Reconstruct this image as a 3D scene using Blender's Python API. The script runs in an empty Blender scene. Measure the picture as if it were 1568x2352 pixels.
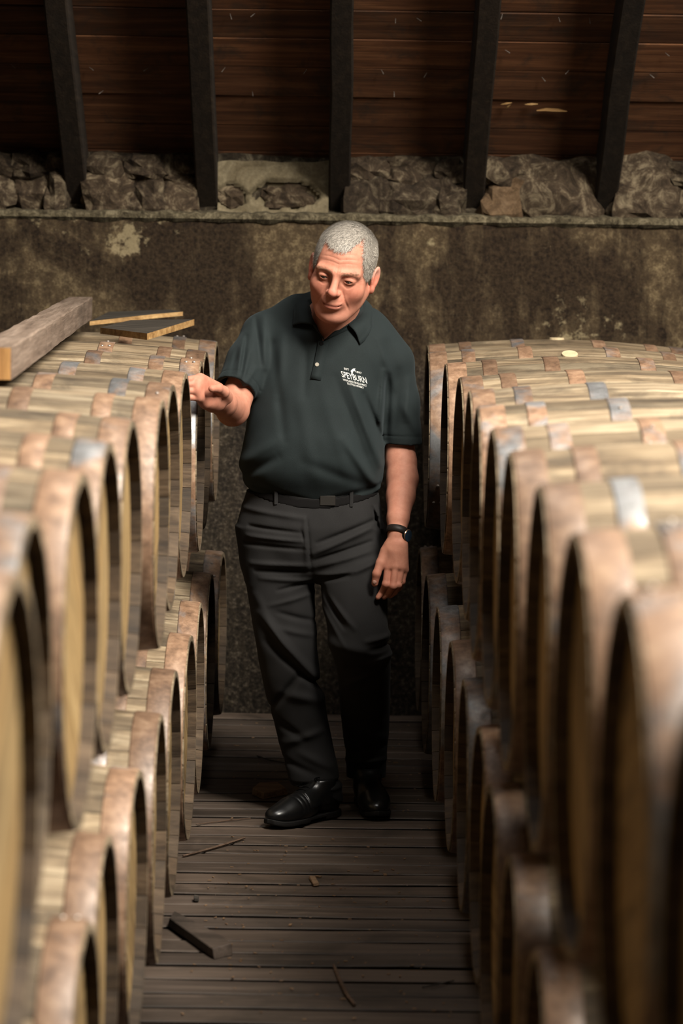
import bpy, bmesh, math, random
import numpy as np
from mathutils import Vector, Matrix, Euler, noise

# ------------------------------------------------------------------ camera
FPX = 6300.0                      # focal length in pixels of the 1568 x 2352 frame
CAM = np.array((0.0, 0.0, 1.735))
PITCH, YAW, ROLL = math.radians(5.82), math.radians(-0.13), math.radians(0.8)
RC = Matrix.Rotation(YAW, 3, 'Z') @ Matrix.Rotation(math.pi/2 - PITCH, 3, 'X') @ Matrix.Rotation(ROLL, 3, 'Z')
RCN = np.array(RC)
scene = bpy.context.scene
COL = scene.collection
cam_data = bpy.data.cameras.new('camera')
cam = bpy.data.objects.new('camera', cam_data)
COL.objects.link(cam)
cam.matrix_world = Matrix.Translation(Vector(CAM)) @ RC.to_4x4()
cam_data.sensor_fit = 'VERTICAL'
cam_data.sensor_height = 36.0
cam_data.lens = FPX / 2352.0 * 36.0
cam_data.clip_start = 0.05
cam_data.clip_end = 60
cam_data.dof.use_dof = True
cam_data.dof.focus_distance = 8.02
cam_data.dof.aperture_fstop = 3.3
scene.camera = cam

# ------------------------------------------------------------------ world, lights, exposure
world = bpy.data.worlds.new('world'); scene.world = world
world.use_nodes = True
world.node_tree.nodes['Background'].inputs[0].default_value = (0.78, 0.86, 1.0, 1)
world.node_tree.nodes['Background'].inputs[1].default_value = 0.005

def area_light(name, loc, target, sx, sy, power, color):
    d = bpy.data.lights.new(name, 'AREA'); d.shape = 'RECTANGLE'
    d.size = sx; d.size_y = sy; d.energy = power; d.color = color
    o = bpy.data.objects.new(name, d); COL.objects.link(o)
    o.location = loc
    o.rotation_euler = (Vector(target) - Vector(loc)).to_track_quat('-Z', 'Y').to_euler()
    return o
# daylight through a roof light above and to the right of the aisle
area_light('overhead_light', (2.6, 3.7, 5.5), (-0.2, 6.0, 0.9), 1.2, 3.2, 1340, (1.0, 0.935, 0.825))
# smaller fill lamp added straight over the aisle to brighten the floor
area_light('overhead_light', (0.05, 6.9, 4.0), (0.0, 7.3, 0.0), 0.8, 1.6, 42, (1.0, 0.96, 0.90))
# weak added fill lamp far behind the camera, no real source there
area_light('rear_fill_light', (-0.4, -3.5, 2.2), (0, 8, 1.2), 1.8, 2.2, 3, (0.95, 0.97, 1.0))

scene.view_settings.view_transform = 'Standard'
scene.view_settings.look = 'None'
scene.view_settings.gamma = 1.0
scene.view_settings.use_curve_mapping = False
scene.view_settings.exposure = 0.0

# ------------------------------------------------------------------ helpers
rng = random.Random(7)
nr = np.random.default_rng(11)

def at(px, py, Y):
    """the world point at depth Y that stands at this place of the photograph"""
    d = RCN @ np.array(((px-784.0)/FPX, -(py-1176.0)/FPX, -1.0))
    return CAM + d * (Y / d[1])

def proj(p):
    q = RCN.T @ (np.array(p) - CAM)
    return 784 + FPX*q[0]/-q[2], 1176 - FPX*q[1]/-q[2]

def link(o, parent=None):
    COL.objects.link(o)
    if parent is not None: o.parent = parent
    return o

def empty(name, loc=(0, 0, 0), rot=(0, 0, 0), parent=None):
    o = bpy.data.objects.new(name, None); o.location = loc; o.rotation_euler = rot
    o.empty_display_size = 0.1
    return link(o, parent)

def tag(o, label=None, cat=None, group=None, kind=None):
    if label: o['label'] = label
    if cat: o['category'] = cat
    if group: o['group'] = group
    if kind: o['kind'] = kind
    return o

def mesh_obj(name, verts, faces, mat, parent=None, smooth=False, bevel=0):
    me = bpy.data.meshes.new(name)
    me.from_pydata([tuple(map(float, v)) for v in verts], [], [tuple(map(int, f)) for f in faces])
    return fin(name, me, mat, parent, smooth)

def fin(name, me, mat, parent=None, smooth=False):
    me.update()
    if mat: me.materials.append(mat)
    if smooth:
        me.polygons.foreach_set('use_smooth', np.ones(len(me.polygons), dtype=bool))
    return link(bpy.data.objects.new(name, me), parent)

def bm_obj(name, bm, mat, parent=None, smooth=False):
    me = bpy.data.meshes.new(name); bm.normal_update(); bm.to_mesh(me); bm.free()
    return fin(name, me, mat, parent, smooth)

def bm_box(bm, size, loc=(0, 0, 0), rot=None, jit=0.0, bevel=0.0, r=None):
    b = bmesh.new(); bmesh.ops.create_cube(b, size=1.0)
    for v in b.verts:
        v.co = Vector((v.co.x*size[0], v.co.y*size[1], v.co.z*size[2]))
        if jit:
            v.co += Vector((r.uniform(-jit, jit), r.uniform(-jit, jit), r.uniform(-jit, jit)))
    if bevel: bmesh.ops.bevel(b, geom=b.edges[:], offset=bevel, segments=1, affect='EDGES')
    M = Matrix.Translation(loc)
    if rot is not None: M = M @ rot.to_4x4()
    bmesh.ops.transform(b, matrix=M, verts=b.verts)
    me = bpy.data.meshes.new('t'); b.to_mesh(me); b.free(); bm.from_mesh(me); bpy.data.meshes.remove(me)

def tube_verts(pts, rad, n=8):
    """tube along a polyline; rad a number or a list"""
    pts = [np.array(p, float) for p in pts]
    if not hasattr(rad, '__len__'): rad = [rad]*len(pts)
    V, F = [], []
    up = np.array((0.13, 0.37, 0.92))
    for i, p in enumerate(pts):
        t = pts[min(i+1, len(pts)-1)] - pts[max(i-1, 0)]; t /= np.linalg.norm(t)+1e-9
        a = np.cross(t, up); a /= np.linalg.norm(a)+1e-9; b = np.cross(t, a)
        for k in range(n):
            w = 2*math.pi*k/n
            V.append(p + rad[i]*(math.cos(w)*a + math.sin(w)*b))
    for i in range(len(pts)-1):
        for k in range(n):
            F.append((i*n+k, i*n+(k+1) % n, (i+1)*n+(k+1) % n, (i+1)*n+k))
    F.append(tuple(range(n-1, -1, -1))); F.append(tuple((len(pts)-1)*n+k for k in range(n)))
    return V, F

# ------------------------------------------------------------------ materials
class NT:
    def __init__(s, name, rough=0.8, spec=0.3):
        s.m = bpy.data.materials.new(name); s.m.use_nodes = True
        s.t = s.m.node_tree; s.b = s.t.nodes['Principled BSDF']
        s.b.inputs['Roughness'].default_value = rough
        s.b.inputs['Specular IOR Level'].default_value = spec
    def n(s, kind, **kw):
        o = s.t.nodes.new(kind)
        for k, v in kw.items():
            if k in o.inputs.keys(): 
                i = o.inputs[k]
                if isinstance(v, bpy.types.NodeSocket): s.t.links.new(v, i)
                else: i.default_value = v
            else: setattr(o, k, v)
        return o
    def l(s, a, b): s.t.links.new(a, b)
    def coord(s, scale=(1, 1, 1), out='Object', rand=False):
        c = s.n('ShaderNodeTexCoord'); v = c.outputs[out]
        if rand:
            oi = s.n('ShaderNodeObjectInfo')
            k = s.n('ShaderNodeMath', operation='MULTIPLY'); s.l(oi.outputs['Random'], k.inputs[0]); k.inputs[1].default_value = 37.0
            ad = s.n('ShaderNodeVectorMath', operation='ADD'); s.l(v, ad.inputs[0]); s.l(k.outputs[0], ad.inputs[1]); v = ad.outputs[0]
        mp = s.n('ShaderNodeMapping'); mp.inputs['Scale'].default_value = scale; s.l(v, mp.inputs['Vector'])
        return mp.outputs[0]
    def noise(s, vec, scale=5, detail=6, rough=0.6, dist=0.0):
        o = s.n('ShaderNodeTexNoise'); s.l(vec, o.inputs['Vector'])
        o.inputs['Scale'].default_value = scale; o.inputs['Detail'].default_value = detail
        o.inputs['Roughness'].default_value = rough; o.inputs['Distortion'].default_value = dist
        return o.outputs['Fac']
    def ramp(s, fac, stops):
        r = s.n('ShaderNodeValToRGB'); s.l(fac, r.inputs[0]); e = r.color_ramp.elements
        while len(e) < len(stops): e.new(0.5)
        for el, (p, c) in zip(e, stops):
            el.position = p; el.color = (c[0], c[1], c[2], 1) if hasattr(c, '__len__') else (c, c, c, 1)
        return r.outputs[0]
    def mix(s, fac, a, b, mode='MIX'):
        o = s.n('ShaderNodeMix', data_type='RGBA', blend_type=mode)
        for v, i in ((fac, o.inputs[0]), (a, o.inputs[6]), (b, o.inputs[7])):
            if isinstance(v, bpy.types.NodeSocket): s.l(v, i)
            elif hasattr(v, '__len__'): i.default_value = (v[0], v[1], v[2], 1)
            else: i.default_value = v
        return o.outputs[2]
    def math(s, op, a, b=None, clamp=False):
        o = s.n('ShaderNodeMath', operation=op); o.use_clamp = clamp
        for v, i in ((a, o.inputs[0]), (b, o.inputs[1])):
            if v is None: continue
            if isinstance(v, bpy.types.NodeSocket): s.l(v, i)
            else: i.default_value = v
        return o.outputs[0]
    def rand(s): return s.n('ShaderNodeObjectInfo').outputs['Random']
    def color(s, c): s.l(c, s.b.inputs['Base Color'])
    def bump(s, h, strength=0.3, dist=0.01):
        b = s.n('ShaderNodeBump'); s.l(h, b.inputs['Height'])
        b.inputs['Strength'].default_value = strength; b.inputs['Distance'].default_value = dist
        s.l(b.outputs[0], s.b.inputs['Normal'])

def plain(name, c, rough=0.6, spec=0.4, metal=0.0, nz=0.0, nscale=40):
    t = NT(name, rough, spec); t.b.inputs['Metallic'].default_value = metal
    v = t.noise(t.coord(), nscale, 3)
    lo = tuple(x*(1-nz) for x in c); hi = tuple(min(1, x*(1+nz)) for x in c)
    t.color(t.ramp(v, [(0.3, lo), (0.7, hi)]))
    return t.m

def wood(name, dark, mid, light, axis=0, rough=0.75, spec=0.3, grain=1.0, stain=0.5, var=0.5, bump=0.35, blotch=2.2, blotch_col=(0.02, 0.016, 0.012), sc=1.0):
    """weathered timber: grain along an axis of the object, a tone of its own per object, dark stains"""
    t = NT(name, rough, spec)
    s = [38*sc, 38*sc, 38*sc]; s[axis] = 2.2*sc
    v = t.coord(tuple(s), rand=True)
    g = t.noise(v, 1.0*grain, 8, 0.65, 0.4)
    s2 = [160*sc, 160*sc, 160*sc]; s2[axis] = 6*sc
    f = t.noise(t.coord(tuple(s2), rand=True), 1.0, 4, 0.6)
    c = t.ramp(g, [(0.28, dark), (0.5, mid), (0.72, light)])
    c = t.mix(0.35, c, t.ramp(f, [(0.35, 0.25), (0.65, 1.0)]), 'MULTIPLY')
    r = t.rand()
    tone = t.ramp(r, [(0, 1.0-var), (0.35, 1.0-0.45*var), (1, 1.0)])
    c = t.mix(1.0, c, tone, 'MULTIPLY')
    r2 = t.math('FRACT', t.math('MULTIPLY', r, 7.31))
    c = t.mix(t.math('MULTIPLY', r2, 0.35), c, t.mix(1.0, c, (0.82, 0.92, 1.08), 'MULTIPLY'))
    b = t.noise(t.coord((1.6, 1.6, 1.6), rand=True), blotch, 6, 0.7, 0.6)
    c = t.mix(t.math('MULTIPLY', t.ramp(b, [(0.5, 0), (0.72, 1)]), stain), c, blotch_col)
    t.color(c)
    h = t.math('ADD', t.math('MULTIPLY', g, 0.6), t.math('MULTIPLY', f, 0.5))
    t.bump(h, bump, 0.006)
    return t.m

def hoop_metal():
    t = NT('rusty_hoop_steel', 0.55, 0.5)
    v = t.coord((1, 1, 1), rand=True)
    a = t.noise(v, 5, 8, 0.65, 0.5); b = t.noise(v, 26, 5, 0.7); r = t.rand()
    rust = t.ramp(b, [(0.3, (0.085, 0.045, 0.024)), (0.52, (0.23, 0.135, 0.082)), (0.75, (0.40, 0.27, 0.18))])
    grey = t.ramp(b, [(0.3, (0.11, 0.106, 0.106)), (0.7, (0.34, 0.34, 0.345))])
    k = t.math('ADD', a, t.math('MULTIPLY', t.math('SUBTRACT', r, 0.5), 0.30))
    fac = t.ramp(k, [(0.54, 0), (0.66, 1)])
    c = t.mix(fac, rust, grey)
    r2 = t.math('FRACT', t.math('MULTIPLY', r, 5.7))
    c = t.mix(1.0, c, t.ramp(r2, [(0, 0.55), (1, 1.05)]), 'MULTIPLY')
    t.color(c)
    t.l(t.math('MULTIPLY', fac, 0.55), t.b.inputs['Metallic'])
    t.l(t.ramp(b, [(0.3, 0.62), (0.7, 0.38)]), t.b.inputs['Roughness'])
    t.bump(b, 0.25, 0.003)
    return t.m

M = {}
M['stave'] = wood('weathered_oak', (0.075, 0.050, 0.030), (0.25, 0.180, 0.108), (0.47, 0.37, 0.24), 0, var=0.62, stain=0.8, blotch=2.8)
M['headwood'] = wood('oak_head_boards', (0.15, 0.088, 0.034), (0.34, 0.215, 0.085), (0.48, 0.335, 0.155), 2, var=0.4, stain=0.6)
M['chime'] = wood('dirty_shaded_chime', (0.030, 0.018, 0.010), (0.082, 0.052, 0.029), (0.15, 0.10, 0.058), 0, var=0.6, stain=0.6)  # dirt, plus the shade of the recess put into the colour
M['hoop'] = hoop_metal()
M['rivet'] = plain('steel_rivet', (0.26, 0.22, 0.19), 0.5, 0.4, 0.5, 0.3, 60)
M['bung'] = plain('pale_bung', (0.50, 0.40, 0.25), 0.8, 0.2, 0, 0.15)
M['slat'] = wood('floor_slat_wood', (0.055, 0.038, 0.027), (0.115, 0.082, 0.061), (0.19, 0.138, 0.103), 0, var=0.5, stain=0.75, bump=0.3, rough=0.62, sc=0.55)
M['gap_shade'] = plain('slat_gap_shade', (0.012, 0.009, 0.007), 0.95, 0.1)  # near-black slat sides, painting in the shade of the gaps
M['dark'] = plain('dark_void', (0.006, 0.005, 0.004), 0.95, 0.1)
M['rail'] = wood('dunnage_rail', (0.03, 0.02, 0.014), (0.07, 0.05, 0.035), (0.12, 0.09, 0.06), 1)
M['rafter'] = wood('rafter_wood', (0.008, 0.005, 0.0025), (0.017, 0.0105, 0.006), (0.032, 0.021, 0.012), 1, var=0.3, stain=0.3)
M['board'] = wood('sarking_board', (0.045, 0.017, 0.007), (0.115, 0.044, 0.017), (0.22, 0.095, 0.040), 0, var=0.5, stain=0.9, blotch=4.2, sc=0.8)
M['beam'] = wood('sawn_timber', (0.10, 0.065, 0.045), (0.20, 0.14, 0.10), (0.32, 0.235, 0.175), 1, var=0.1, stain=0.35)
M['endgrain'] = wood('timber_end_grain', (0.16, 0.07, 0.02), (0.36, 0.18, 0.06), (0.5, 0.28, 0.10), 2, var=0.1, stain=0.3)
M['plank'] = wood('loose_board', (0.025, 0.02, 0.016), (0.055, 0.045, 0.035), (0.11, 0.09, 0.07), 0, var=0.2, stain=0.4)
M['cutedge'] = wood('fresh_cut_edge', (0.22, 0.11, 0.035), (0.42, 0.24, 0.09), (0.6, 0.38, 0.16), 0, var=0.1, stain=0.3)
M['chip'] = wood('pale_wood_chip', (0.16, 0.09, 0.045), (0.33, 0.20, 0.11), (0.46, 0.30, 0.17), 0, var=0.2, stain=0.2)
M['stick'] = wood('brown_stick', (0.06, 0.035, 0.022), (0.13, 0.08, 0.052), (0.22, 0.14, 0.095), 0, var=0.3, stain=0.3)
M['nail'] = plain('nail_tip', (0.11, 0.09, 0.075), 0.6, 0.4, 0.3, 0.3)

def wall_mat():
    t = NT('stained_plaster', 0.9, 0.2)
    v = t.coord((1, 1, 1))
    vs = t.coord((1.0, 1.0, 0.22))                       # streaks that ran down the wall
    a = t.noise(v, 1.9, 8, 0.68, 0.6); b = t.noise(v, 30, 9, 0.82); s = t.noise(vs, 7.5, 6, 0.7, 0.3)
    f = t.noise(v, 75, 4, 0.7)
    base = t.ramp(b, [(0.28, (0.012, 0.007, 0.0035)), (0.5, (0.075, 0.051, 0.027)), (0.70, (0.24, 0.180, 0.100))])
    mould = t.ramp(f, [(0.35, (0.009, 0.005, 0.003)), (0.65, (0.040, 0.025, 0.013))])
    fac = t.ramp(t.math('ADD', t.math('MULTIPLY', a, 0.55), t.math('MULTIPLY', s, 0.45)), [(0.43, 0), (0.53, 1)])
    c = t.mix(fac, base, mould)
    pale = t.ramp(t.math('MULTIPLY', t.noise(v, 3.3, 3, 0.5, 0.4), t.noise(v, 14, 6, 0.7)), [(0.36, 0), (0.42, 1)])
    c = t.mix(t.math('MULTIPLY', pale, 0.7), c, (0.30, 0.24, 0.14))
    # the damp, darker foot of the wall, below the old tide line
    sep = t.n('ShaderNodeSeparateXYZ'); t.l(t.n('ShaderNodeTexCoord').outputs['Object'], sep.inputs[0])
    zz = t.math('ADD', sep.outputs[2], t.math('MULTIPLY', t.math('SUBTRACT', a, 0.5), 0.35))
    damp = t.ramp(t.math('MULTIPLY', zz, 0.5), [(0.60, 1), (0.66, 0)])
    dk = t.ramp(f, [(0.38, (0.010, 0.008, 0.006)), (0.55, (0.036, 0.028, 0.020)), (0.72, (0.14, 0.115, 0.085))])
    c = t.mix(t.math('MULTIPLY', damp, 0.82), c, dk)
    t.color(c); t.bump(t.math('ADD', b, t.math('MULTIPLY', f, 0.5)), 0.7, 0.012)
    return t.m
M['wall'] = wall_mat()

def stone_mat(name, cols, sc=1.0):
    t = NT(name, 0.9, 0.2); v = t.coord((1, 1, 1), rand=True)
    a = t.noise(v, 13*sc, 9, 0.78, 1.2); b = t.noise(v, 60*sc, 6, 0.75)
    c = t.ramp(a, [(0.36, cols[0]), (0.5, cols[1]), (0.64, cols[2])])
    c = t.mix(0.5, c, t.ramp(b, [(0.3, 0.25), (0.7, 1.2)]), 'MULTIPLY')
    c = t.mix(1.0, c, t.ramp(t.rand(), [(0, 0.6), (1, 1.1)]), 'MULTIPLY')
    t.color(c); t.bump(b, 0.6, 0.01); return t.m
M['stone'] = stone_mat('rubble_stone', [(0.014, 0.009, 0.005), (0.055, 0.037, 0.022), (0.21, 0.165, 0.105)])
M['stone_brown'] = stone_mat('brown_stone', [(0.06, 0.036, 0.018), (0.13, 0.08, 0.042), (0.2, 0.13, 0.075)])
M['mortar'] = stone_mat('old_mortar', [(0.016, 0.011, 0.006), (0.05, 0.037, 0.023), (0.2, 0.165, 0.11)])
M['render'] = stone_mat('grey_render_patch', [(0.12, 0.092, 0.052), (0.18, 0.145, 0.088), (0.25, 0.205, 0.13)], 0.7)
M['ledge'] = stone_mat('crumbling_ledge', [(0.03, 0.022, 0.012), (0.13, 0.105, 0.062), (0.33, 0.275, 0.175)], 2.0)
# ------------------------------------------------------------------ the setting
WALL_Y = 9.82
def grid_wall(name, x0, x1, z0, z1, y, nx, nz, amp, mat, kind=True, parent=None):
    V, F = [], []
    for j in range(nz+1):
        for i in range(nx+1):
            x = x0+(x1-x0)*i/nx; z = z0+(z1-z0)*j/nz
            d = noise.fractal(Vector((x*2.3, 1.7, z*2.3)), 1.0, 2.0, 5)*amp + noise.noise(Vector((x*22, 5, z*22)))*amp*0.25
            V.append((x, y-d, z))
    for j in range(nz):
        for i in range(nx):
            a = j*(nx+1)+i; F.append((a, a+1, a+nx+2, a+nx+1))
    return mesh_obj(name, V, F, mat, parent, True)
LEDGE_Z = 1.785
wall = grid_wall('wall_back', -3.3, 3.7, -0.15, LEDGE_Z, WALL_Y, 300, 96, 0.012, M['wall'])
tag(wall, 'stained plaster back wall with mould streaks and a crumbling ledge under the rafters', kind='structure')
BACK_Y = WALL_Y+0.13
# ledge on top of the plastered wall: crumbling lip
def ledge():
    V, F = [], []; n = 700
    for i in range(n+1):
        x = -3+6*i/n
        w = noise.fractal(Vector((x*7, 0, 3)), 1.0, 2.0, 5)
        w2 = noise.fractal(Vector((x*9, 8, 3)), 1.0, 2.0, 5)
        z = LEDGE_Z+0.014+0.010*w+0.005*noise.noise(Vector((x*40, 2, 2)))
        y = WALL_Y-0.020-0.012*w2-0.006*noise.noise(Vector((x*45, 5, 2)))
        for (yy, zz) in ((WALL_Y-0.004, LEDGE_Z-0.020-0.010*w2), (y, LEDGE_Z-0.008), (y, z-0.008), (y+0.012, z), (BACK_Y+0.05, z+0.012)):
            V.append((x, yy, zz))
    for i in range(n):
        for k in range(4):
            a = i*5+k; F.append((a, a+5, a+6, a+1))
    return mesh_obj('ledge', V, F, M['ledge'], wall, False)
ledge()
grid_wall('wall_head', -3.3, 3.7, LEDGE_Z-0.02, 2.16, BACK_Y+0.012, 200, 24, 0.025, M['mortar'], parent=wall)

def rock(name, c, size, seed, mat, parent, sub=3, rough=0.24):
    bm = bmesh.new(); bmesh.ops.create_cube(bm, size=1.0)
    bmesh.ops.subdivide_edges(bm, edges=bm.edges[:], cuts=sub, use_grid_fill=True)
    for v in bm.verts:
        p = v.co.copy(); s = p.normalized()*0.62
        p = p.lerp(s, 0.6)
        q = p*2.1+Vector((seed*3.1, seed*1.7, seed))
        p += p.normalized()*(noise.fractal(q, 1.0, 2.0, 4)*rough)
        v.co = Vector((p.x*size[0], p.y*size[1], p.z*size[2]))
    o = bm_obj(name, bm, mat, parent, False); o.location = c
    return o
RX = [-1.90, -1.42, -0.945, -0.478, 0.0, 0.483, 0.955, 1.43, 1.91]
r2 = random.Random(5)
sd = 0
for k in range(len(RX)-1):
    x0, x1 = RX[k]+0.04, RX[k+1]-0.04
    if abs(RX[k]+0.478) < 0.01:      # the bay that was patched with render
        V, F = [], []; nx, nz = 36, 18
        for j in range(nz+1):
            for i in range(nx+1):
                x = x0+(x1-x0)*i/nx; z = LEDGE_Z+0.01+(0.19)*j/nz+0.012*noise.noise(Vector((x*12, 0, 9)))*(j == nz)
                e1 = math.hypot((x-(-0.195))/0.125, (z-1.865)/0.055); e2 = math.hypot((x-(-0.39))/0.06, (z-1.855)/0.055)
                dd = 0.045*(e1 < 0.95+0.22*noise.noise(Vector((x*18, 3, z*18)))) + 0.035*(e2 < 0.9+0.25*noise.noise(Vector((x*18, 3, z*18))))
                V.append((x, BACK_Y-0.035+dd-0.004*noise.noise(Vector((x*9, 1, z*9))), z))
        for j in range(nz):
            for i in range(nx):
                a = j*(nx+1)+i; F.append((a, a+1, a+nx+2, a+nx+1))
        mesh_obj('render_patch', V, F, M['render'], wall, True)['label'] = 'smooth grey render patch'
        rock('stone', (-0.185, BACK_Y+0.03, 1.862), (0.17, 0.09, 0.085), 71, M['stone'], wall, 3)
        rock('stone', (-0.39, BACK_Y+0.025, 1.855), (0.09, 0.08, 0.08), 72, M['stone'], wall, 3)
        continue
    x = x0
    while x < x1-0.03:
        w = min(r2.uniform(0.10, 0.25), x1-x)
        if x1-(x+w) < 0.06: w = x1-x
        z = LEDGE_Z+0.008
        rows = r2.choice(([0.19], [0.12, 0.08], [0.08, 0.12], [0.13, 0.07]))
        for hh in rows:
            sd += 1
            m = M['stone']
            if abs(x0-0.523) < 0.05 and x < x0+0.02 and z < 1.83: m = M['stone_brown']
            rock('stone', (x+w/2, BACK_Y-0.005+r2.uniform(-0.012, 0.02), z+hh/2), (w*1.22, 0.15, hh*1.28), sd, m, wall, 3)
            z += hh
        x += w

# floor: loose slats laid across the aisle, dark void below
floor = mesh_obj('floor', [(-3, -4, -0.06), (3, -4, -0.06), (3, 10.2, -0.06), (-3, 10.2, -0.06)], [(0, 1, 2, 3)], M['dark'])
tag(floor, 'dark wooden slatted floor of the aisle, gaps between the slats', kind='structure')
def make_floor():
    r = random.Random(3); pitch = 0.1185; meshes = []
    for k in range(5):
        bm = bmesh.new()
        n = 14; w = pitch-0.018
        rows = []
        for i in range(n+1):
            x = -1.5+3.0*i/n
            e0 = r.uniform(-0.0025, 0.0025); e1 = r.uniform(-0.0025, 0.0025); zz = r.uniform(-0.0015, 0.0015)
            rows.append([bm.verts.new((x, -w/2+e0, -0.028)), bm.verts.new((x, -w/2+e0, -0.003+zz)), bm.verts.new((x, -w/2+0.003+e0, zz)),
                         bm.verts.new((x, w/2-0.003+e1, zz)), bm.verts.new((x, w/2+e1, -0.003+zz)), bm.verts.new((x, w/2+e1, -0.028))])
        for i in range(n):
            for j in range(5):
                bm.faces.new((rows[i][j], rows[i+1][j], rows[i+1][j+1], rows[i][j+1]))
        bm.faces.new(rows[0]); bm.faces.new(rows[-1][::-1])
        bmesh.ops.recalc_face_normals(bm, faces=bm.faces[:])
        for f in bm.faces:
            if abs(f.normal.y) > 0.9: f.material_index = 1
        me = bpy.data.meshes.new('slat'); bm.to_mesh(me); bm.free(); me.materials.append(M['slat']); me.materials.append(M['gap_shade']); meshes.append(me)
    y = WALL_Y-0.07; i = 0
    while y > 1.0:
        o = bpy.data.objects.new('slat', meshes[r.randrange(5)]); link(o, floor)
        o.location = (r.uniform(-0.05, 0.05), y, r.uniform(-0.004, 0.0))
        o.rotation_euler = (r.uniform(-0.012, 0.012), 0, r.uniform(-0.003, 0.003) + (math.pi if r.random() < 0.5 else 0))
        y -= pitch; i += 1
make_floor()

# roof: sarking boards over rafters, rising from the back wall towards the ridge over the photographer
SL = math.radians(39.3)
dirv = Vector((0, -math.cos(SL), math.sin(SL))); nrm = Vector((0, -math.sin(SL), -math.cos(SL)))  # up the slope / down into the room
ROOF0 = Vector((0, BACK_Y+0.02, 1.985))
roof = empty('ceiling', ROOF0)
tag(roof, 'dark underside of the boarded roof rising over the aisle', kind='structure')
def basis(): 
    m = Matrix((Vector((1, 0, 0)), dirv, Vector((1, 0, 0)).cross(dirv))).transposed()
    return m.to_4x4()
RB = basis(); ZN = -Vector((1, 0, 0)).cross(dirv)   # points to the sky side
def make_roof():
    r = random.Random(12)
    s = -0.10; i = 0
    while s < 3.4:
        w = r.uniform(0.135, 0.158)
        bm = bmesh.new(); n = 10; g = r.uniform(0.0, 0.010)
        rows = []
        for k in range(n+1):
            x = -3.2+6.4*k/n; e = r.uniform(-0.003, 0.003)
            rows.append([bm.verts.new((x, -w/2+0.003+e, -0.02)), bm.verts.new((x, -w/2+0.003+e, 0)), bm.verts.new((x, w/2-0.003+e, 0.0)), bm.verts.new((x, w/2-0.003+e, -0.02))])
        for k in range(n):
            for j in range(3): bm.faces.new((rows[k][j], rows[k+1][j], rows[k+1][j+1], rows[k][j+1]))
            bm.faces.new((rows[k][3], rows[k+1][3], rows[k+1][0], rows[k][0]))
        bmesh.ops.recalc_face_normals(bm, faces=bm.faces[:])
        o = bm_obj('board', bm, M['board'], roof)
        R = RB @ Matrix.Rotation(r.uniform(-0.02, 0.02), 4, 'X')
        o.matrix_local = Matrix.Translation(dirv*(s+w/2) + ZN*g) @ R
        s += w; i += 1
    # slate battens side: closed sky side so that no light leaks between the boards
    V = [ROOF0*0 + Vector((x, 0, 0)) + dirv*a + ZN*0.045 for x, a in ((-3.3, -0.2), (3.3, -0.2), (3.3, 3.5), (-3.3, 3.5))]
    mesh_obj('slates', V, [(0, 1, 2, 3)], M['dark'], roof)
make_roof()
def make_rafters():
    r = random.Random(4)
    for k, x in enumerate(RX):
        w, dpt = 0.078, 0.135
        bm = bmesh.new(); n = 12; rows = []
        for i in range(n+1):
            a = -0.06+3.4*i/n
            e = r.uniform(-0.003, 0.003)
            c = [(-w/2+e, 0.0), (-w/2+e, -dpt+0.006), (-w/2+0.006+e, -dpt), (w/2-0.006+e, -dpt), (w/2+e, -dpt+0.006), (w/2+e, 0.0)]
            row = []
            for (cx, cz) in c:
                p = Vector((cx, 0, 0)) + dirv*a + ZN*cz
                if i == 0:                    # plumb-cut foot standing on the ledge
                    base = (LEDGE_Z+0.02-ROOF0.z)
                    a2 = a
                    p = Vector((cx, 0, 0)) + dirv*a2 + ZN*cz
                    t = (base - p.z)/dirv.z; p = p + dirv*t
                row.append(bm.verts.new(p))
            rows.append(row)
        for i in range(n):
            for j in range(6):
                bm.faces.new((rows[i][j], rows[i+1][j], rows[i+1][(j+1) % 6], rows[i][(j+1) % 6]))
        bm.faces.new(rows[0]); bm.faces.new(rows[-1][::-1])
        bmesh.ops.recalc_face_normals(bm, faces=bm.faces[:])
        o = bm_obj('rafter', bm, M['rafter'], roof); o.location = (x, 0, 0)
        o.location.z = 0
make_rafters()
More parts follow.
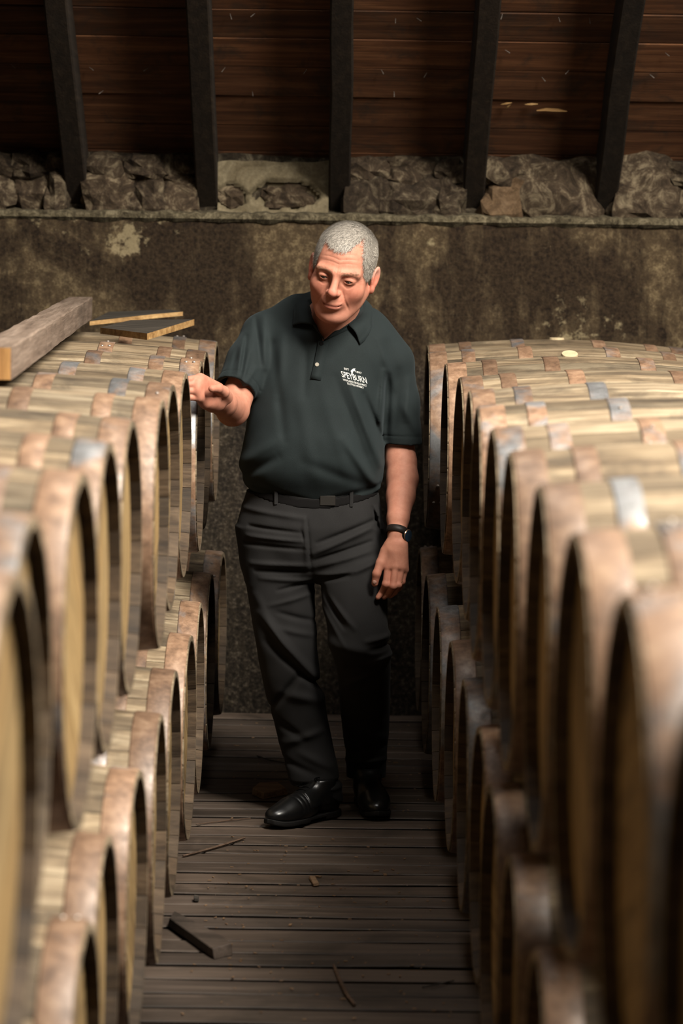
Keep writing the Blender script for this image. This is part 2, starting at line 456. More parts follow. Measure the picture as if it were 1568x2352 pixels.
# nail tips that came through the boards, and a fresh splinter
def on_roof(px, py, off=0.0):
    d = RCN @ np.array(((px-784.0)/FPX, -(py-1176.0)/FPX, -1.0)); d = Vector(d); o = Vector(CAM)
    p0 = ROOF0 - ZN*off
    t = (p0-o).dot(ZN)/d.dot(ZN)
    return o+d*t
def make_nails():
    r = random.Random(9)
    bm = bmesh.new()
    bmesh.ops.create_cone(bm, cap_ends=True, segments=5, radius1=0.0015, radius2=0.0008, depth=0.020)
    me = bpy.data.meshes.new('nail'); bm.to_mesh(me); bm.free(); me.materials.append(M['nail'])
    pts = [(530, 38), (580, 35), (908, 48), (962, 45), (1152, 38), (1284, 45), (1354, 48), (30, 152), (210, 158), (335, 160), (513, 160), (700, 165), (878, 165), (977, 172),
           (1165, 118), (1248, 182), (1302, 166), (232, 212), (365, 212), (905, 216), (580, 215), (1532, 125), (1497, 175)]
    for (px, py) in pts:
        o = bpy.data.objects.new('nail', me); link(o, roof)
        p = on_roof(px, py, 0.012) - ROOF0
        o.location = p
        o.rotation_euler = (r.uniform(-0.5, 0.5), r.uniform(-1.2, 1.2), 0)
    a, b = on_roof(1232, 254, 0.006)-ROOF0, on_roof(1302, 256, 0.012)-ROOF0
    V, F = tube_verts([a, a.lerp(b, 0.3)+Vector((0, 0, 0.004)), a.lerp(b, 0.7)+Vector((0, 0, 0.003)), b], [0.002, 0.006, 0.006, 0.0015], 5)
    mesh_obj('splinter', V, F, M['cutedge'], roof)['label'] = 'fresh pale splinter'
    for q in ((1150, 240, 1175, 236), (1160, 250, 1172, 240), (1205, 240, 1235, 239)):
        a, b = on_roof(q[0], q[1], 0.004)-ROOF0, on_roof(q[2], q[3], 0.010)-ROOF0
        V, F = tube_verts([a, a.lerp(b, 0.5), b], [0.001, 0.004, 0.001], 5)
        mesh_obj('splinter', V, F, M['cutedge'], roof)
make_nails()

# side walls, out of the frame, close the store
for nm, x in (('wall_left', -3.25), ('wall_right', 3.6)):
    o = mesh_obj(nm, [(x, 2.0, -0.1), (x, 10.2, -0.1), (x, 10.2, 2.2), (x, 7.2, 4.2), (x, 2.0, 4.2)], [(0, 1, 2, 3, 4)], M['wall'])
    tag(o, 'plastered side wall beyond the casks', kind='structure')

# ------------------------------------------------------------------ casks
LEN, RB_, RH = 0.88, 0.304, 0.276
def prof(x):       # outer radius of the staves at distance x from the middle
    u = min(abs(x)/(LEN/2), 1.0)
    return RB_ - (RB_-RH+0.0)*(u**1.75)
def stave_mesh():
    """one stave: two facets across, bulging along its length"""
    n = 24; half = math.pi/n*0.978; V, F = [], []
    xs = [-0.44, -0.40, -0.30, -0.17, 0.0, 0.17, 0.30, 0.40, 0.44]
    for x in xs:
        R = prof(x); ri = R-0.024
        if abs(x) > 0.43: ri = R-0.013; 
        for (a, rr) in ((-half, R-0.0018), (-half*0.86, R), (0, R), (half*0.86, R), (half, R-0.0018), (half, ri), (-half, ri)):
            V.append((x, math.sin(a)*rr, math.cos(a)*rr))
    m = 7
    for i in range(len(xs)-1):
        for j in range(m): F.append((i*m+j, i*m+(j+1) % m, (i+1)*m+(j+1) % m, (i+1)*m+j))
    F.append(tuple(range(m-1, -1, -1))); F.append(tuple((len(xs)-1)*m+j for j in range(m)))
    bm = bmesh.new(); vs = [bm.verts.new(v) for v in V]
    for f in F: bm.faces.new([vs[i] for i in f])
    bmesh.ops.recalc_face_normals(bm, faces=bm.faces[:])
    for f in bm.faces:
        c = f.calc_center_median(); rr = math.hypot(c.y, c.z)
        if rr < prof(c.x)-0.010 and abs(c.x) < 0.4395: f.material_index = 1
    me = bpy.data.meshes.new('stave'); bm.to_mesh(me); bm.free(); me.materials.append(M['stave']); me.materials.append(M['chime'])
    return me
def hoop_mesh(x0, x1):
    n = 56; V, F = [], []
    e = 0.0022
    xs = [x0, x0+0.003, (x0+x1)/2, x1-0.003, x1]
    for k in range(n):
        a = 2*math.pi*k/n
        # the hoop laps over itself for a few centimetres
        lap = 0.0018 if (0 <= k < 4) else 0.0
        for i, x in enumerate(xs):
            rr = prof(x)+e+lap - (0.0012 if i in (0, 4) else 0)
            V.append((x, math.sin(a)*rr, math.cos(a)*rr))
        for x in (x1, x0):
            rr = prof(x)-0.001
            V.append((x, math.sin(a)*rr, math.cos(a)*rr))
    m = 7
    for k in range(n):
        q = (k+1) % n
        for j in range(m): F.append((k*m+j, k*m+(j+1) % m, q*m+(j+1) % m, q*m+j))
    bm = bmesh.new(); vs = [bm.verts.new(v) for v in V]
    for f in F: bm.faces.new([vs[i] for i in f])
    bmesh.ops.recalc_face_normals(bm, faces=bm.faces[:])
    me = bpy.data.meshes.new('hoop'); bm.to_mesh(me); bm.free(); me.materials.append(M['hoop'])
    me.polygons.foreach_set('use_smooth', np.ones(len(me.polygons), dtype=bool))
    return me
def head_board_meshes():
    out = []; R = RH-0.016; edges = [-R, -0.205, -0.13, -0.045, 0.04, 0.125, 0.20, R]
    for a, b in zip(edges[:-1], edges[1:]):
        bm = bmesh.new(); n = 5; a2, b2 = a+0.0012, b-0.0012
        fr, bk = [], []
        pts = []
        for i in range(n+1):
            y = a2+(b2-a2)*i/n; pts.append((y, math.sqrt(max(R*R-y*y, 0.0001))))
        loop = [(y, z) for y, z in pts] + [(y, -z) for y, z in pts[::-1]]
        f1 = [bm.verts.new((0.011, y, z)) for y, z in loop]; f2 = [bm.verts.new((-0.011, y, z)) for y, z in loop]
        bm.faces.new(f1); bm.faces.new(f2[::-1])
        for i in range(len(loop)):
            j = (i+1) % len(loop); bm.faces.new((f1[i], f2[i], f2[j], f1[j]))
        bmesh.ops.recalc_face_normals(bm, faces=bm.faces[:])
        me = bpy.data.meshes.new('head_board'); bm.to_mesh(me); bm.free(); me.materials.append(M['headwood']); out.append(me)
    return out
STAVE = stave_mesh(); HB = head_board_meshes()
HOOPX = [(-0.437, -0.382), (-0.336, -0.294), (-0.160, -0.115), (0.115, 0.160), (0.294, 0.336), (0.382, 0.437)]
HOOPS = [hoop_mesh(a, b) for a, b in HOOPX]
bm = bmesh.new(); bmesh.ops.create_uvsphere(bm, u_segments=8, v_segments=4, radius=0.0052)
for v in bm.verts: v.co.z *= 0.6
RIV = bpy.data.meshes.new('rivet'); bm.to_mesh(RIV); bm.free(); RIV.materials.append(M['rivet'])
bm = bmesh.new(); bmesh.ops.create_cone(bm, cap_ends=True, segments=18, radius1=0.027, radius2=0.025, depth=0.016)
BUNG = bpy.data.meshes.new('bung'); bm.to_mesh(BUNG); bm.free(); BUNG.materials.append(M['bung'])

def cask(x, y, z, roll, scale, yaw, label, group, r):
    t = empty('cask', (x, y, z), (roll, 0, yaw)); t.scale = (1, scale, scale)
    tag(t, label, 'cask', group)
    n = 24
    for k in range(n):
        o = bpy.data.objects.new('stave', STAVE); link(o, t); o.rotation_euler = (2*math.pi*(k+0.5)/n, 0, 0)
    for k, me in enumerate(HOOPS):
        o = bpy.data.objects.new('hoop', me); link(o, t)
        ha = r.uniform(0, 2*math.pi); o.rotation_euler = (ha, 0, 0)
        hx = (HOOPX[k][0]+HOOPX[k][1])/2
        for q, dx in ((0.10, -0.011), (0.10, 0.011), (0.33, 0.0)):
            rv = bpy.data.objects.new('rivet', RIV); link(rv, o)
            rr = prof(hx)+0.005; rv.location = (hx+dx, -math.sin(-q)*rr, math.cos(q)*rr); rv.rotation_euler = (-q, 0, 0)
    a = r.uniform(-0.5, 0.5)
    for s in (-1, 1):
        for me in HB:
            o = bpy.data.objects.new('head_board', me); link(o, t)
            o.location = (s*(LEN/2-0.034), 0, 0); o.rotation_euler = (a, 0, 0)
    o = bpy.data.objects.new('bung', BUNG); link(o, t); o.location = (0, 0, RB_-0.003)
    return t

ORD = ['back', 'second', 'third', 'fourth', 'fifth', 'sixth', 'seventh', 'eighth', 'ninth', 'tenth', 'eleventh', 'twelfth', 'thirteenth', 'fourteenth']
XR, XL = 0.306+LEN/2, -0.392-LEN/2
ROWS = {
 'upper left':  (XL, 1.092, 0.985, [(9.28, -0.015), (8.44, -0.01), (7.83, 0.005), (7.215, -0.005), (6.60, -0.002), (5.99, 0.012), (5.38, -0.008), (4.77, -0.002), (4.155, 0.008), (3.54, 0.0), (2.92, 0.05), (2.30, 0.0), (1.68, 0.0)]),
 'lower left':  (XL+0.012, 0.402, 0.985, [(9.05, 0.01), (8.44, 0.0), (7.77, 0.0), (7.155, 0.005), (6.545, 0.0), (5.935, 0.004), (5.325, 0.0), (4.71, -0.01), (4.10, 0.01), (3.48, 0.0), (2.86, 0.0), (2.24, 0.0), (1.62, 0.0)]),
 'upper right': (XR, 1.082, 1.0, [(9.36, 0.0), (8.69, -0.02), (7.98, 0.008), (7.28, 0.018), (6.60, 0.012), (5.975, 0.0), (5.35, -0.002), (4.73, -0.006), (4.105, 0.0), (3.48, 0.0), (2.85, 0.0), (2.22, 0.0), (1.59, 0.0), (0.96, 0.0)]),
 'lower right': (XR-0.0, 0.402, 1.0, [(9.20, -0.02), (8.45, -0.02), (7.72, -0.012), (7.08, 0.0), (6.45, 0.005), (5.82, 0.01), (5.20, 0.0), (4.58, 0.0), (3.95, 0.0), (3.3, 0.0), (2.67, 0.0), (2.04, 0.0), (1.41, 0.0)]),
}
STATE = ['grey weathered oak cask with rusty hoops', 'brown oak cask with dull steel hoops', 'pale oak cask with rust-stained hoops']
def make_casks():
    r = random.Random(21)
    for row, (x, z, sc, lst) in ROWS.items():
        for i, (y, dx) in enumerate(lst):
            if i == 0: pos = 'the one against the back wall'
            else: pos = ORD[i]+' from the back wall'
            roll = r.uniform(0.35, 5.9)
            if row == 'upper right' and i == 0: roll = 0.0
            yaw = r.uniform(-0.012, 0.012)
            lab = f'weathered oak cask lying in the {row} row, {pos}'
            cask(x+dx, y, z, roll, sc*(1.0 if i % 3 else 0.99), yaw, lab, f'oak casks in the {row} row', r)
make_casks()

# dunnage rails: on the floor under the lower rows, and boards between the tiers
def rail(x, y0, y1, z, w, h, label):
    bm = bmesh.new(); bm_box(bm, (w, y1-y0, h), (0, 0, h/2), bevel=0.004)
    o = bm_obj('dunnage_rail', bm, M['rail']); o.location = (x, (y0+y1)/2, z)
    tag(o, label, 'rail'); return o
for side, x, w2 in (('left', XL, 'left'), ('right', XR, 'right')):
    s = 1 if side == 'left' else -1
    for k, dx in ((0, 0.27), (1, -0.27)):
        which = 'aisle side' if k == 0 else 'far side'
        zb = 0.402-prof(0.27)-0.008
        rail(x+s*dx, 1.2, 9.7, 0.0, 0.09, zb-0.006, f'dark timber rail on the floor under the {side} casks, {which}')
        z1 = 0.402+prof(0.27)+0.008; z2 = (1.092 if side == 'left' else 1.082)-prof(0.27)-0.010
        if z2-z1 > 0.01:
            rail(x+s*dx, 0.8, 9.7, z1, 0.09, z2-z1, f'dark timber rail between the two tiers of {side} casks, {which}')

# ------------------------------------------------------------------ timber lying on the casks
def timber():
    a = Vector((-0.713-0.04, 6.0, 1.402)); b = Vector((-0.833-0.04, 9.32, 1.432))
    L = (b-a).length; w, h = 0.082, 0.074
    n = 26; bm = bmesh.new(); rows = []
    r = random.Random(2)
    for i in range(n+1):
        y = L*i/n
        j = [r.uniform(-0.0018, 0.0018) for _ in range(8)]
        c = [(-w/2+j[0], 0.002+j[1]), (w/2+j[2], 0.002), (w/2+j[4], h+j[5]-0.003), (w/2-0.004, h+j[3]), (-w/2+0.004, h+j[6]), (-w/2+j[7], h-0.004)]
        rows.append([bm.verts.new((cx, y, cz)) for cx, cz in c])
    for i in range(n):
        for k in range(6): bm.faces.new((rows[i][k], rows[i+1][k], rows[i+1][(k+1) % 6], rows[i][(k+1) % 6]))
    bm.faces.new(rows[-1][::-1]); bm.faces.new(rows[0])
    bmesh.ops.recalc_face_normals(bm, faces=bm.faces[:])
    t = empty('timber', a); d = (b-a).normalized()
    t.rotation_euler = d.to_track_quat('Y', 'Z').to_euler()
    bm_obj('baulk', bm, M['beam'], t)
    bm2 = bmesh.new(); bm_box(bm2, (w-0.004, 0.004, h-0.004), (0, -0.002, h/2))
    bm_obj('sawn_end', bm2, M['endgrain'], t)['label'] = 'orange sawn end grain'
    tag(t, 'long square sawn timber lying along the tops of the upper left casks', 'timber')
timber()
def loose_board(name, px, zs, thick, label, group=None):
    """px: corner pixels with depth, left-front going round"""
    P = [Vector(at(*p)) for p in px]
    c = sum(P, Vector())/len(P)
    bm = bmesh.new()
    up = Vector((0, 0, 1))
    top = [bm.verts.new(p-c) for p in P]; bot = [bm.verts.new(p-c-up*thick) for p in P]
    bm.faces.new(top); f2 = bm.faces.new(bot[::-1])
    for i in range(len(P)):
        j = (i+1) % len(P); f = bm.faces.new((top[i], bot[i], bot[j], top[j])); f.material_index = 1
    bmesh.ops.recalc_face_normals(bm, faces=bm.faces[:])
    o = bm_obj(name, bm, M['plank']); o.data.materials.append(M['cutedge']); o.location = c
    tag(o, label, 'board', group); return o
loose_board('loose_board', [(230, 752, 8.78), (338, 766, 8.45), (446, 733, 8.90), (300, 735, 9.10)], None, 0.020,
            'short dark board with a pale cut edge lying flat on the far upper left casks', 'loose boards on the left casks')
loose_board('loose_board', [(206, 738, 9.24), (350, 722, 9.36), (420, 716, 9.42), (390, 711, 9.58), (250, 716, 9.66)], None, 0.014,
            'thin dark board tilted behind the other board, nearest the back wall', 'loose boards on the left casks')

# ------------------------------------------------------------------ litter on the floor
def block(name, px, h, mat, label, cat, seed=1, z=0.0):
    P = []
    for (x, y) in px:
        d = RCN @ np.array(((x-784.0)/FPX, -(y-1176.0)/FPX, -1.0)); t = (z+0.0-CAM[2])/d[2]
        P.append(Vector(CAM+d*t))
    c = sum(P, Vector())/len(P); r = random.Random(seed)
    bm = bmesh.new()
    bot = [bm.verts.new(p-c) for p in P]; top = [bm.verts.new((p-c)*0.93+Vector((r.uniform(-.003, .003), r.uniform(-.003, .003), h*r.uniform(0.75, 1.1)))) for p in P]
    bm.faces.new(top); bm.faces.new(bot[::-1])
    for i in range(len(P)):
        j = (i+1) % len(P); bm.faces.new((bot[i], bot[j], top[j], top[i]))
    bmesh.ops.recalc_face_normals(bm, faces=bm.faces[:])
    bmesh.ops.bevel(bm, geom=bm.edges[:], offset=min(h*0.12, 0.002), segments=1, affect='EDGES')
    o = bm_obj(name, bm, mat); o.location = c
    tag(o, label, cat); return o
def fl(x, y, z=0.0):
    d = RCN @ np.array(((x-784.0)/FPX, -(y-1176.0)/FPX, -1.0)); t = (z-CAM[2])/d[2]
    return CAM+d*t
block('wood_block', [(578, 1826), (604, 1837), (662, 1826), (640, 1812), (592, 1814)], 0.026, M['chip'], 'pale split block of wood on the floor beside the laced shoe', 'wood block', 3)
block('plank_offcut', [(385, 2128), (492, 2205), (534, 2195), (520, 2175), (398, 2108)], 0.028, M['slat'], 'dark broken plank offcut lying by the lower left casks', 'plank', 4)
block('wood_chip', [(708, 2017), (720, 2036), (733, 2034), (722, 2018)], 0.008, M['chip'], 'small curled wood chip in the middle of the aisle', 'wood chip', 6)
block('wood_fragment', [(446, 2064), (446, 2071), (457, 2071), (457, 2063)], 0.012, M['plank'], 'tiny square wood fragment by the lower left casks', 'wood chip', 7)
def stick(name, pts, rad, mat, label):
    P = [fl(x, y, rad*1.02) for x, y in pts]
    c = P[0].copy(); n = len(P)
    V, F = tube_verts([p-c for p in P], [rad*(0.75 if i in (0, n-1) else 1.0) for i in range(n)], 5)
    o = mesh_obj(name, V, F, mat); o.location = c; tag(o, label, 'stick'); return o
stick('stick', [(766, 2216), (780, 2250), (797, 2285), (815, 2308)], 0.0045, M['stick'], 'thin brown stick lying lengthwise near the front of the aisle floor')
stick('splinter_stick', [(420, 1966), (470, 1953), (520, 1938), (562, 1924)], 0.004, M['stick'], 'long thin splinter slanting out from the lower left casks')
stick('splinter_stick', [(450, 1893), (510, 1886), (575, 1879)], 0.002, M['stick'], 'very thin splinter lying left of the laced shoe')
stick('twig', [(970, 2268), (1000, 2262), (1042, 2252)], 0.0025, M['plank'], 'short dark twig near the lower right casks')
stick('slat_splinter', [(590, 1736), (620, 1746), (655, 1752)], 0.003, M['plank'], 'dark splinter behind the laced shoe near the trouser leg')
def crumbs():
    r = random.Random(31); bm = bmesh.new()
    for k in range(420):
        x = r.uniform(-0.33, 0.30); y = r.uniform(5.9, 9.6); s = r.uniform(0.0012, 0.0045)*(2 if r.random() < 0.06 else 1)
        if -0.28 < x < 0.15 and 7.75 < y < 8.5: continue
        m = Matrix.Translation((x, y, 0.0015)) @ Euler((0, 0, r.uniform(0, 3))).to_matrix().to_4x4() @ Matrix.Diagonal((s*2.2, s, s*0.5, 1))
        bmesh.ops.create_cube(bm, size=1.0, matrix=m)
    o = bm_obj('wood_crumbs', bm, M['chip'])
    tag(o, 'scattered pale wood crumbs on the aisle floor', 'crumbs', kind='stuff')
crumbs()
# ------------------------------------------------------------------ solid modelling: fields meshed by surface nets
def polygonize(f, lo, hi, h, B=8, slack=1.5):
    lo = np.array(lo, float); hi = np.array(hi, float)
    nb = np.ceil((hi-lo)/(B*h)).astype(int)
    gi = np.stack(np.meshgrid(*[np.arange(n) for n in nb], indexing='ij'), -1).reshape(-1, 3)
    cen = lo + (gi+0.5)*B*h
    d = f(cen)
    gi = gi[np.abs(d) < B*h*0.87*slack]
    N = nb*B+4; s = np.arange(B+1)
    off = np.stack(np.meshgrid(s, s, s, indexing='ij'), -1).reshape(-1, 3)
    KEY, POS, ED = [], [], []
    cor = np.array([(0,0,0),(1,0,0),(0,1,0),(1,1,0),(0,0,1),(1,0,1),(0,1,1),(1,1,1)])
    edges = [(0,1),(2,3),(4,5),(6,7),(0,2),(1,3),(4,6),(5,7),(0,4),(1,5),(2,6),(3,7)]
    for c0 in range(0, len(gi), 700):
        g = gi[c0:c0+700]*B
        idx = g[:, None, :] + off[None]
        v = f((lo + idx.reshape(-1, 3)*h)).reshape(len(g), B+1, B+1, B+1)
        C = np.stack([v[:, c[0]:c[0]+B, c[1]:c[1]+B, c[2]:c[2]+B] for c in cor], -1)
        ins = (C < 0).sum(-1); m = (ins > 0) & (ins < 8)
        b, i, j, k = np.nonzero(m)
        if len(b) == 0: continue
        cv = C[b, i, j, k]; ci = g[b] + np.stack((i, j, k), -1)
        acc = np.zeros((len(b), 3)); cnt = np.zeros(len(b))
        for a, e in edges:
            va, ve = cv[:, a], cv[:, e]; x = (va < 0) != (ve < 0)
            t = np.where(x, va/(va-ve+1e-12), 0)
            p = cor[a] + t[:, None]*(cor[e]-cor[a]); acc += p*x[:, None]; cnt += x
        POS.append(lo + (ci + acc/cnt[:, None])*h)
        KEY.append(ci[:, 0] + N[0]*(ci[:, 1] + N[1]*ci[:, 2]))
        ED.append(np.stack(((cv[:, 0] < 0).astype(int), (cv[:, 1] < 0), (cv[:, 2] < 0), (cv[:, 4] < 0)), -1))
    KEY = np.concatenate(KEY); POS = np.concatenate(POS); ED = np.concatenate(ED)
    o = np.argsort(KEY); KEY, POS, ED = KEY[o], POS[o], ED[o]
    S = (1, N[0], N[0]*N[1]); Q = []
    for ax in range(3):
        u, w = (ax+1) % 3, (ax+2) % 3
        x = ED[:, 0] != ED[:, ax+1]; k = KEY[x]
        c = [k, k-S[u], k-S[u]-S[w], k-S[w]]
        fi = [np.clip(np.searchsorted(KEY, q), 0, len(KEY)-1) for q in c]
        ok = np.all([KEY[a] == q for a, q in zip(fi, c)], axis=0)
        q = np.stack(fi, -1)[ok]; inn = ED[x][ok][:, 0] == 1
        q[~inn] = q[~inn][:, ::-1]
        Q.append(q)
    return POS, np.concatenate(Q)

def np_mesh(name, V, Q, mat, parent=None, colors=None, smooth=True):
    me = bpy.data.meshes.new(name)
    me.vertices.add(len(V)); me.vertices.foreach_set('co', np.asarray(V, np.float32).ravel())
    n = Q.shape[1]
    me.loops.add(Q.size); me.loops.foreach_set('vertex_index', Q.ravel().astype(np.int32))
    me.polygons.add(len(Q)); me.polygons.foreach_set('loop_start', np.arange(0, Q.size, n, dtype=np.int32))
    me.polygons.foreach_set('loop_total', np.full(len(Q), n, dtype=np.int32))
    if smooth: me.polygons.foreach_set('use_smooth', np.ones(len(Q), dtype=bool))
    me.update(calc_edges=True); me.validate()
    if colors is not None:
        ca = me.color_attributes.new('tone', 'FLOAT_COLOR', 'POINT')
        ca.data.foreach_set('color', np.concatenate((colors, np.ones((len(colors), 1))), 1).astype(np.float32).ravel())
    me.materials.append(mat)
    return link(bpy.data.objects.new(name, me), parent)

def smin(a, b, k):
    h = np.maximum(k-np.abs(a-b), 0)/k
    return np.minimum(a, b)-h*h*k*0.25
def smax(a, b, k): return -smin(-a, -b, k)
def seg(p, a, b, ra, rb):
    a = np.asarray(a, float); b = np.asarray(b, float); ab = b-a; q = p-a
    t = np.clip(q@ab/(ab@ab), 0, 1)
    return np.linalg.norm(q-t[:, None]*ab, axis=1)-(ra+(rb-ra)*t)
def ell(p, c, r, R=None):
    q = p-np.asarray(c, float)
    if R is not None: q = q@R
    r = np.asarray(r, float)
    k0 = np.linalg.norm(q/r, axis=1); k1 = np.linalg.norm(q/(r*r), axis=1)+1e-9
    return k0*(k0-1)/k1
def chain(p, pts, rad, k=0.0):
    d = None
    for i in range(len(pts)-1):
        e = seg(p, pts[i], pts[i+1], rad[i], rad[i+1])
        d = e if d is None else (np.minimum(d, e) if k == 0 else smin(d, e, k))
    return d
def loft(p, st, power=2.3):
    """st rows: z, cx, cy, rx, ry - flattened rings stacked along z"""
    st = np.array(sorted(st)); z = p[:, 2]
    zz = np.linspace(st[0, 0], st[-1, 0], 120)
    cols = []
    for c in range(1, 5):
        v = np.interp(zz, st[:, 0], st[:, c]); kern = np.ones(9)/9
        vp = np.concatenate((np.full(4, v[0]), v, np.full(4, v[-1]))); cols.append(np.interp(z, zz, np.convolve(vp, kern, 'valid')))
    cx, cy, rx, ry = cols
    k = ((np.abs(p[:, 0]-cx)/rx)**power + (np.abs(p[:, 1]-cy)/ry)**power)**(1/power)
    return np.maximum((k-1)*np.minimum(rx, ry)*0.9, np.maximum(z-st[-1, 0], st[0, 0]-z))
def nz3(p, s, seed=0):
    """cheap smooth noise for cloth, a few turned sine waves"""
    x = p*s+seed*1.7
    return (np.sin(x[:, 0]*1.3+1.1*np.sin(x[:, 2]*0.9+seed)) + np.sin(x[:, 1]*1.7+x[:, 2]*0.6+2*seed) + np.sin(x[:, 2]*1.1+0.8*np.sin(x[:, 0]*1.9)+x[:, 1]))/3

PY = 8.10                      # depth at which the man stands
def A(px, py, dy=0.0): return at(px, py, PY+dy)
S8 = FPX/PY
def rowst(L):
    """px rows (py, left edge, right edge, ry, dy) -> loft stations"""
    out = []
    for (py, x0, x1, ry, dy) in L:
        a, b = A(x0, py, dy), A(x1, py, dy)
        out.append(((a[2]+b[2])/2, (a[0]+b[0])/2, PY+dy, (b[0]-a[0])/2, ry))
    return out
def folds(p, F, front=None):
    """soft cloth folds: (x1,y1,x2,y2,height,width) in the frontal plane of the man"""
    d = np.zeros(len(p))
    x, z = p[:, 0], p[:, 2]
    for (x1, y1, x2, y2, amp, w) in F:
        a = A(x1, y1); b = A(x2, y2)
        ax, az, bx, bz = a[0], a[2], b[0], b[2]
        lx, lz = bx-ax, bz-az; L2 = lx*lx+lz*lz
        t = np.clip(((x-ax)*lx+(z-az)*lz)/L2, 0, 1)
        dd = np.hypot(x-ax-t*lx, z-az-t*lz)
        taper = np.sin(np.pi*np.clip(t*0.86+0.07, 0, 1))**0.6
        d += amp*np.exp(-(dd/w)**2)*taper
    return d

# ------------------------------------------------------------------ the man: body field (head, neck, arms, hands)
HC = A(787, 624, -0.17)                     # middle of the head
HS = 1.16
HR = (Euler((0, math.radians(9.0), 0)).to_matrix() @ Euler((math.radians(17), 0, 0)).to_matrix() @ Euler((0, 0, math.radians(-8.5))).to_matrix())
HRN = np.array(HR)
def head_field(P):
    p = ((P-HC)@HRN)/HS
    ax = p.copy(); ax[:, 0] = np.abs(p[:, 0])
    d = ell(p, (0, 0.017, 0.040), (0.0745, 0.097, 0.078))
    d = smin(d, ell(p, (0, -0.022, 0.008), (0.0665, 0.069, 0.080)), 0.02)
    d = smin(d, ell(p, (0, -0.030, -0.050), (0.0590, 0.055, 0.050)), 0.025)
    d = smin(d, seg(ax, (0.055, 0.002, -0.042), (0.023, -0.062, -0.090), 0.017, 0.019), 0.03)
    d = smin(d, ell(p, (0, -0.073, -0.096), (0.024, 0.018, 0.018)), 0.018)
    d = smin(d, ell(ax, (0.041, -0.0600, -0.024), (0.023, 0.020, 0.021)), 0.030)      # cheek
    d = smin(d, seg(ax, (0.010, -0.0905, 0.0225), (0.046, -0.074, 0.0225), 0.0085, 0.0095), 0.014)   # brow
    d = smax(d, -ell(ax, (0.031, -0.100, 0.0075), (0.018, 0.0185, 0.0105)), 0.014)  # socket
    d = smin(d, ell(p, (0, -0.084, -0.052), (0.026, 0.018, 0.021)), 0.018)            # muzzle
    d = smin(d, seg(p, (0, -0.088, 0.018), (0, -0.1115, -0.020), 0.0070, 0.0105), 0.012)   # nose
    d = smin(d, ell(p, (0, -0.1135, -0.0235), (0.0112, 0.0105, 0.0095)), 0.006)
    d = smin(d, ell(ax, (0.0122, -0.1010, -0.0262), (0.0070, 0.0090, 0.0068)), 0.007)
    d = smax(d, -ell(ax, (0.0072, -0.1085, -0.0350), (0.0038, 0.0060, 0.0030)), 0.003)
    d = smin(d, ell(ax, (0.031, -0.0788, 0.0062), (0.0160, 0.0132, 0.0112)), 0.006)   # lids
    lid = ell(ax, (0.0310, -0.0930, 0.0045), (0.0132, 0.0075, 0.0034))
    d = smax(d, -lid, 0.0022)
    # mouth, a faint closed smile
    mx = p.copy(); mz = -0.0600 + 5.5*p[:, 0]**2
    mx[:, 2] = p[:, 2]-(mz+0.0600)
    d = smin(d, ell(mx, (0, -0.0950, -0.0560), (0.0225, 0.0065, 0.0038)), 0.006)
    d = smin(d, ell(mx, (0, -0.0940, -0.0660), (0.0190, 0.0075, 0.0050)), 0.006)
    d = smax(d, -seg(mx, (-0.0265, -0.0950, -0.0600), (0.0265, -0.0950, -0.0600), 0.0016, 0.0016)-0.0, 0.0035)
    d = smax(d, -seg(mx, (-0.010, -0.1040, -0.0605), (0.010, -0.1040, -0.0605), 0.0013, 0.0013), 0.003)
    d = smax(d, -ell(p, (0, -0.098, -0.078), (0.018, 0.006, 0.004)), 0.008)
    def crease(u, w, g): return np.exp(-(u/w)**2)*g
    fx = ax[:, 0]; z = p[:, 2]; front = (p[:, 1] < -0.045)
    cr = 0.0
    for z0, a_, w_ in ((0.0440, 0.9, 0.040), (0.0540, 1.1, 0.044), (0.0645, 0.7, 0.034)):
        cr = cr + a_*crease(z-z0-0.0035*np.sin(fx*70)-0.05*p[:, 0], 0.0016, np.exp(-(fx/w_)**4))
    # smile folds from the nose past the mouth, bags under the eyes, crow's feet
    ux = 0.0205+0.42*np.clip(-0.022-z, 0, 1)
    cr = cr + 1.3*crease(fx-ux, 0.0026, sg(-0.020-z, 0.003)*sg(z+0.070, 0.004))
    cr = cr + 0.9*crease(z+0.0125-0.9*np.abs(fx-0.031)**1.5*6, 0.0018, np.exp(-((fx-0.031)/0.015)**4))
    cr = cr + 0.7*crease(z-0.0150+14*(fx-0.030)**2, 0.0014, np.exp(-((fx-0.032)/0.014)**4))
    cr = cr + 0.8*crease(fx-0.0065, 0.0014, np.exp(-((z-0.027)/0.008)**2))
    for q in (-1, 0, 1): cr = cr + 0.5*crease(z-0.004-q*(fx-0.047)*0.5, 0.0012, np.exp(-((fx-0.056)/0.007)**2))
    d = d + 0.0011*cr*front
    # ears
    th = 0.22; E = np.array(Euler((math.radians(-12), 0, math.radians(-20))).to_matrix())
    ear = ell(ax, (0.0815, 0.012, -0.002), (0.0070, 0.0170, 0.0300), E)
    ear = smin(ear, ell(ax, (0.079, 0.002, -0.030), (0.0065, 0.0085, 0.0110)), 0.006)
    ear = smax(ear, -ell(ax, (0.0885, 0.006, 0.0030), (0.0080, 0.0105, 0.0195), E), 0.004)
    d = smin(d, ear, 0.006)
    return d*HS

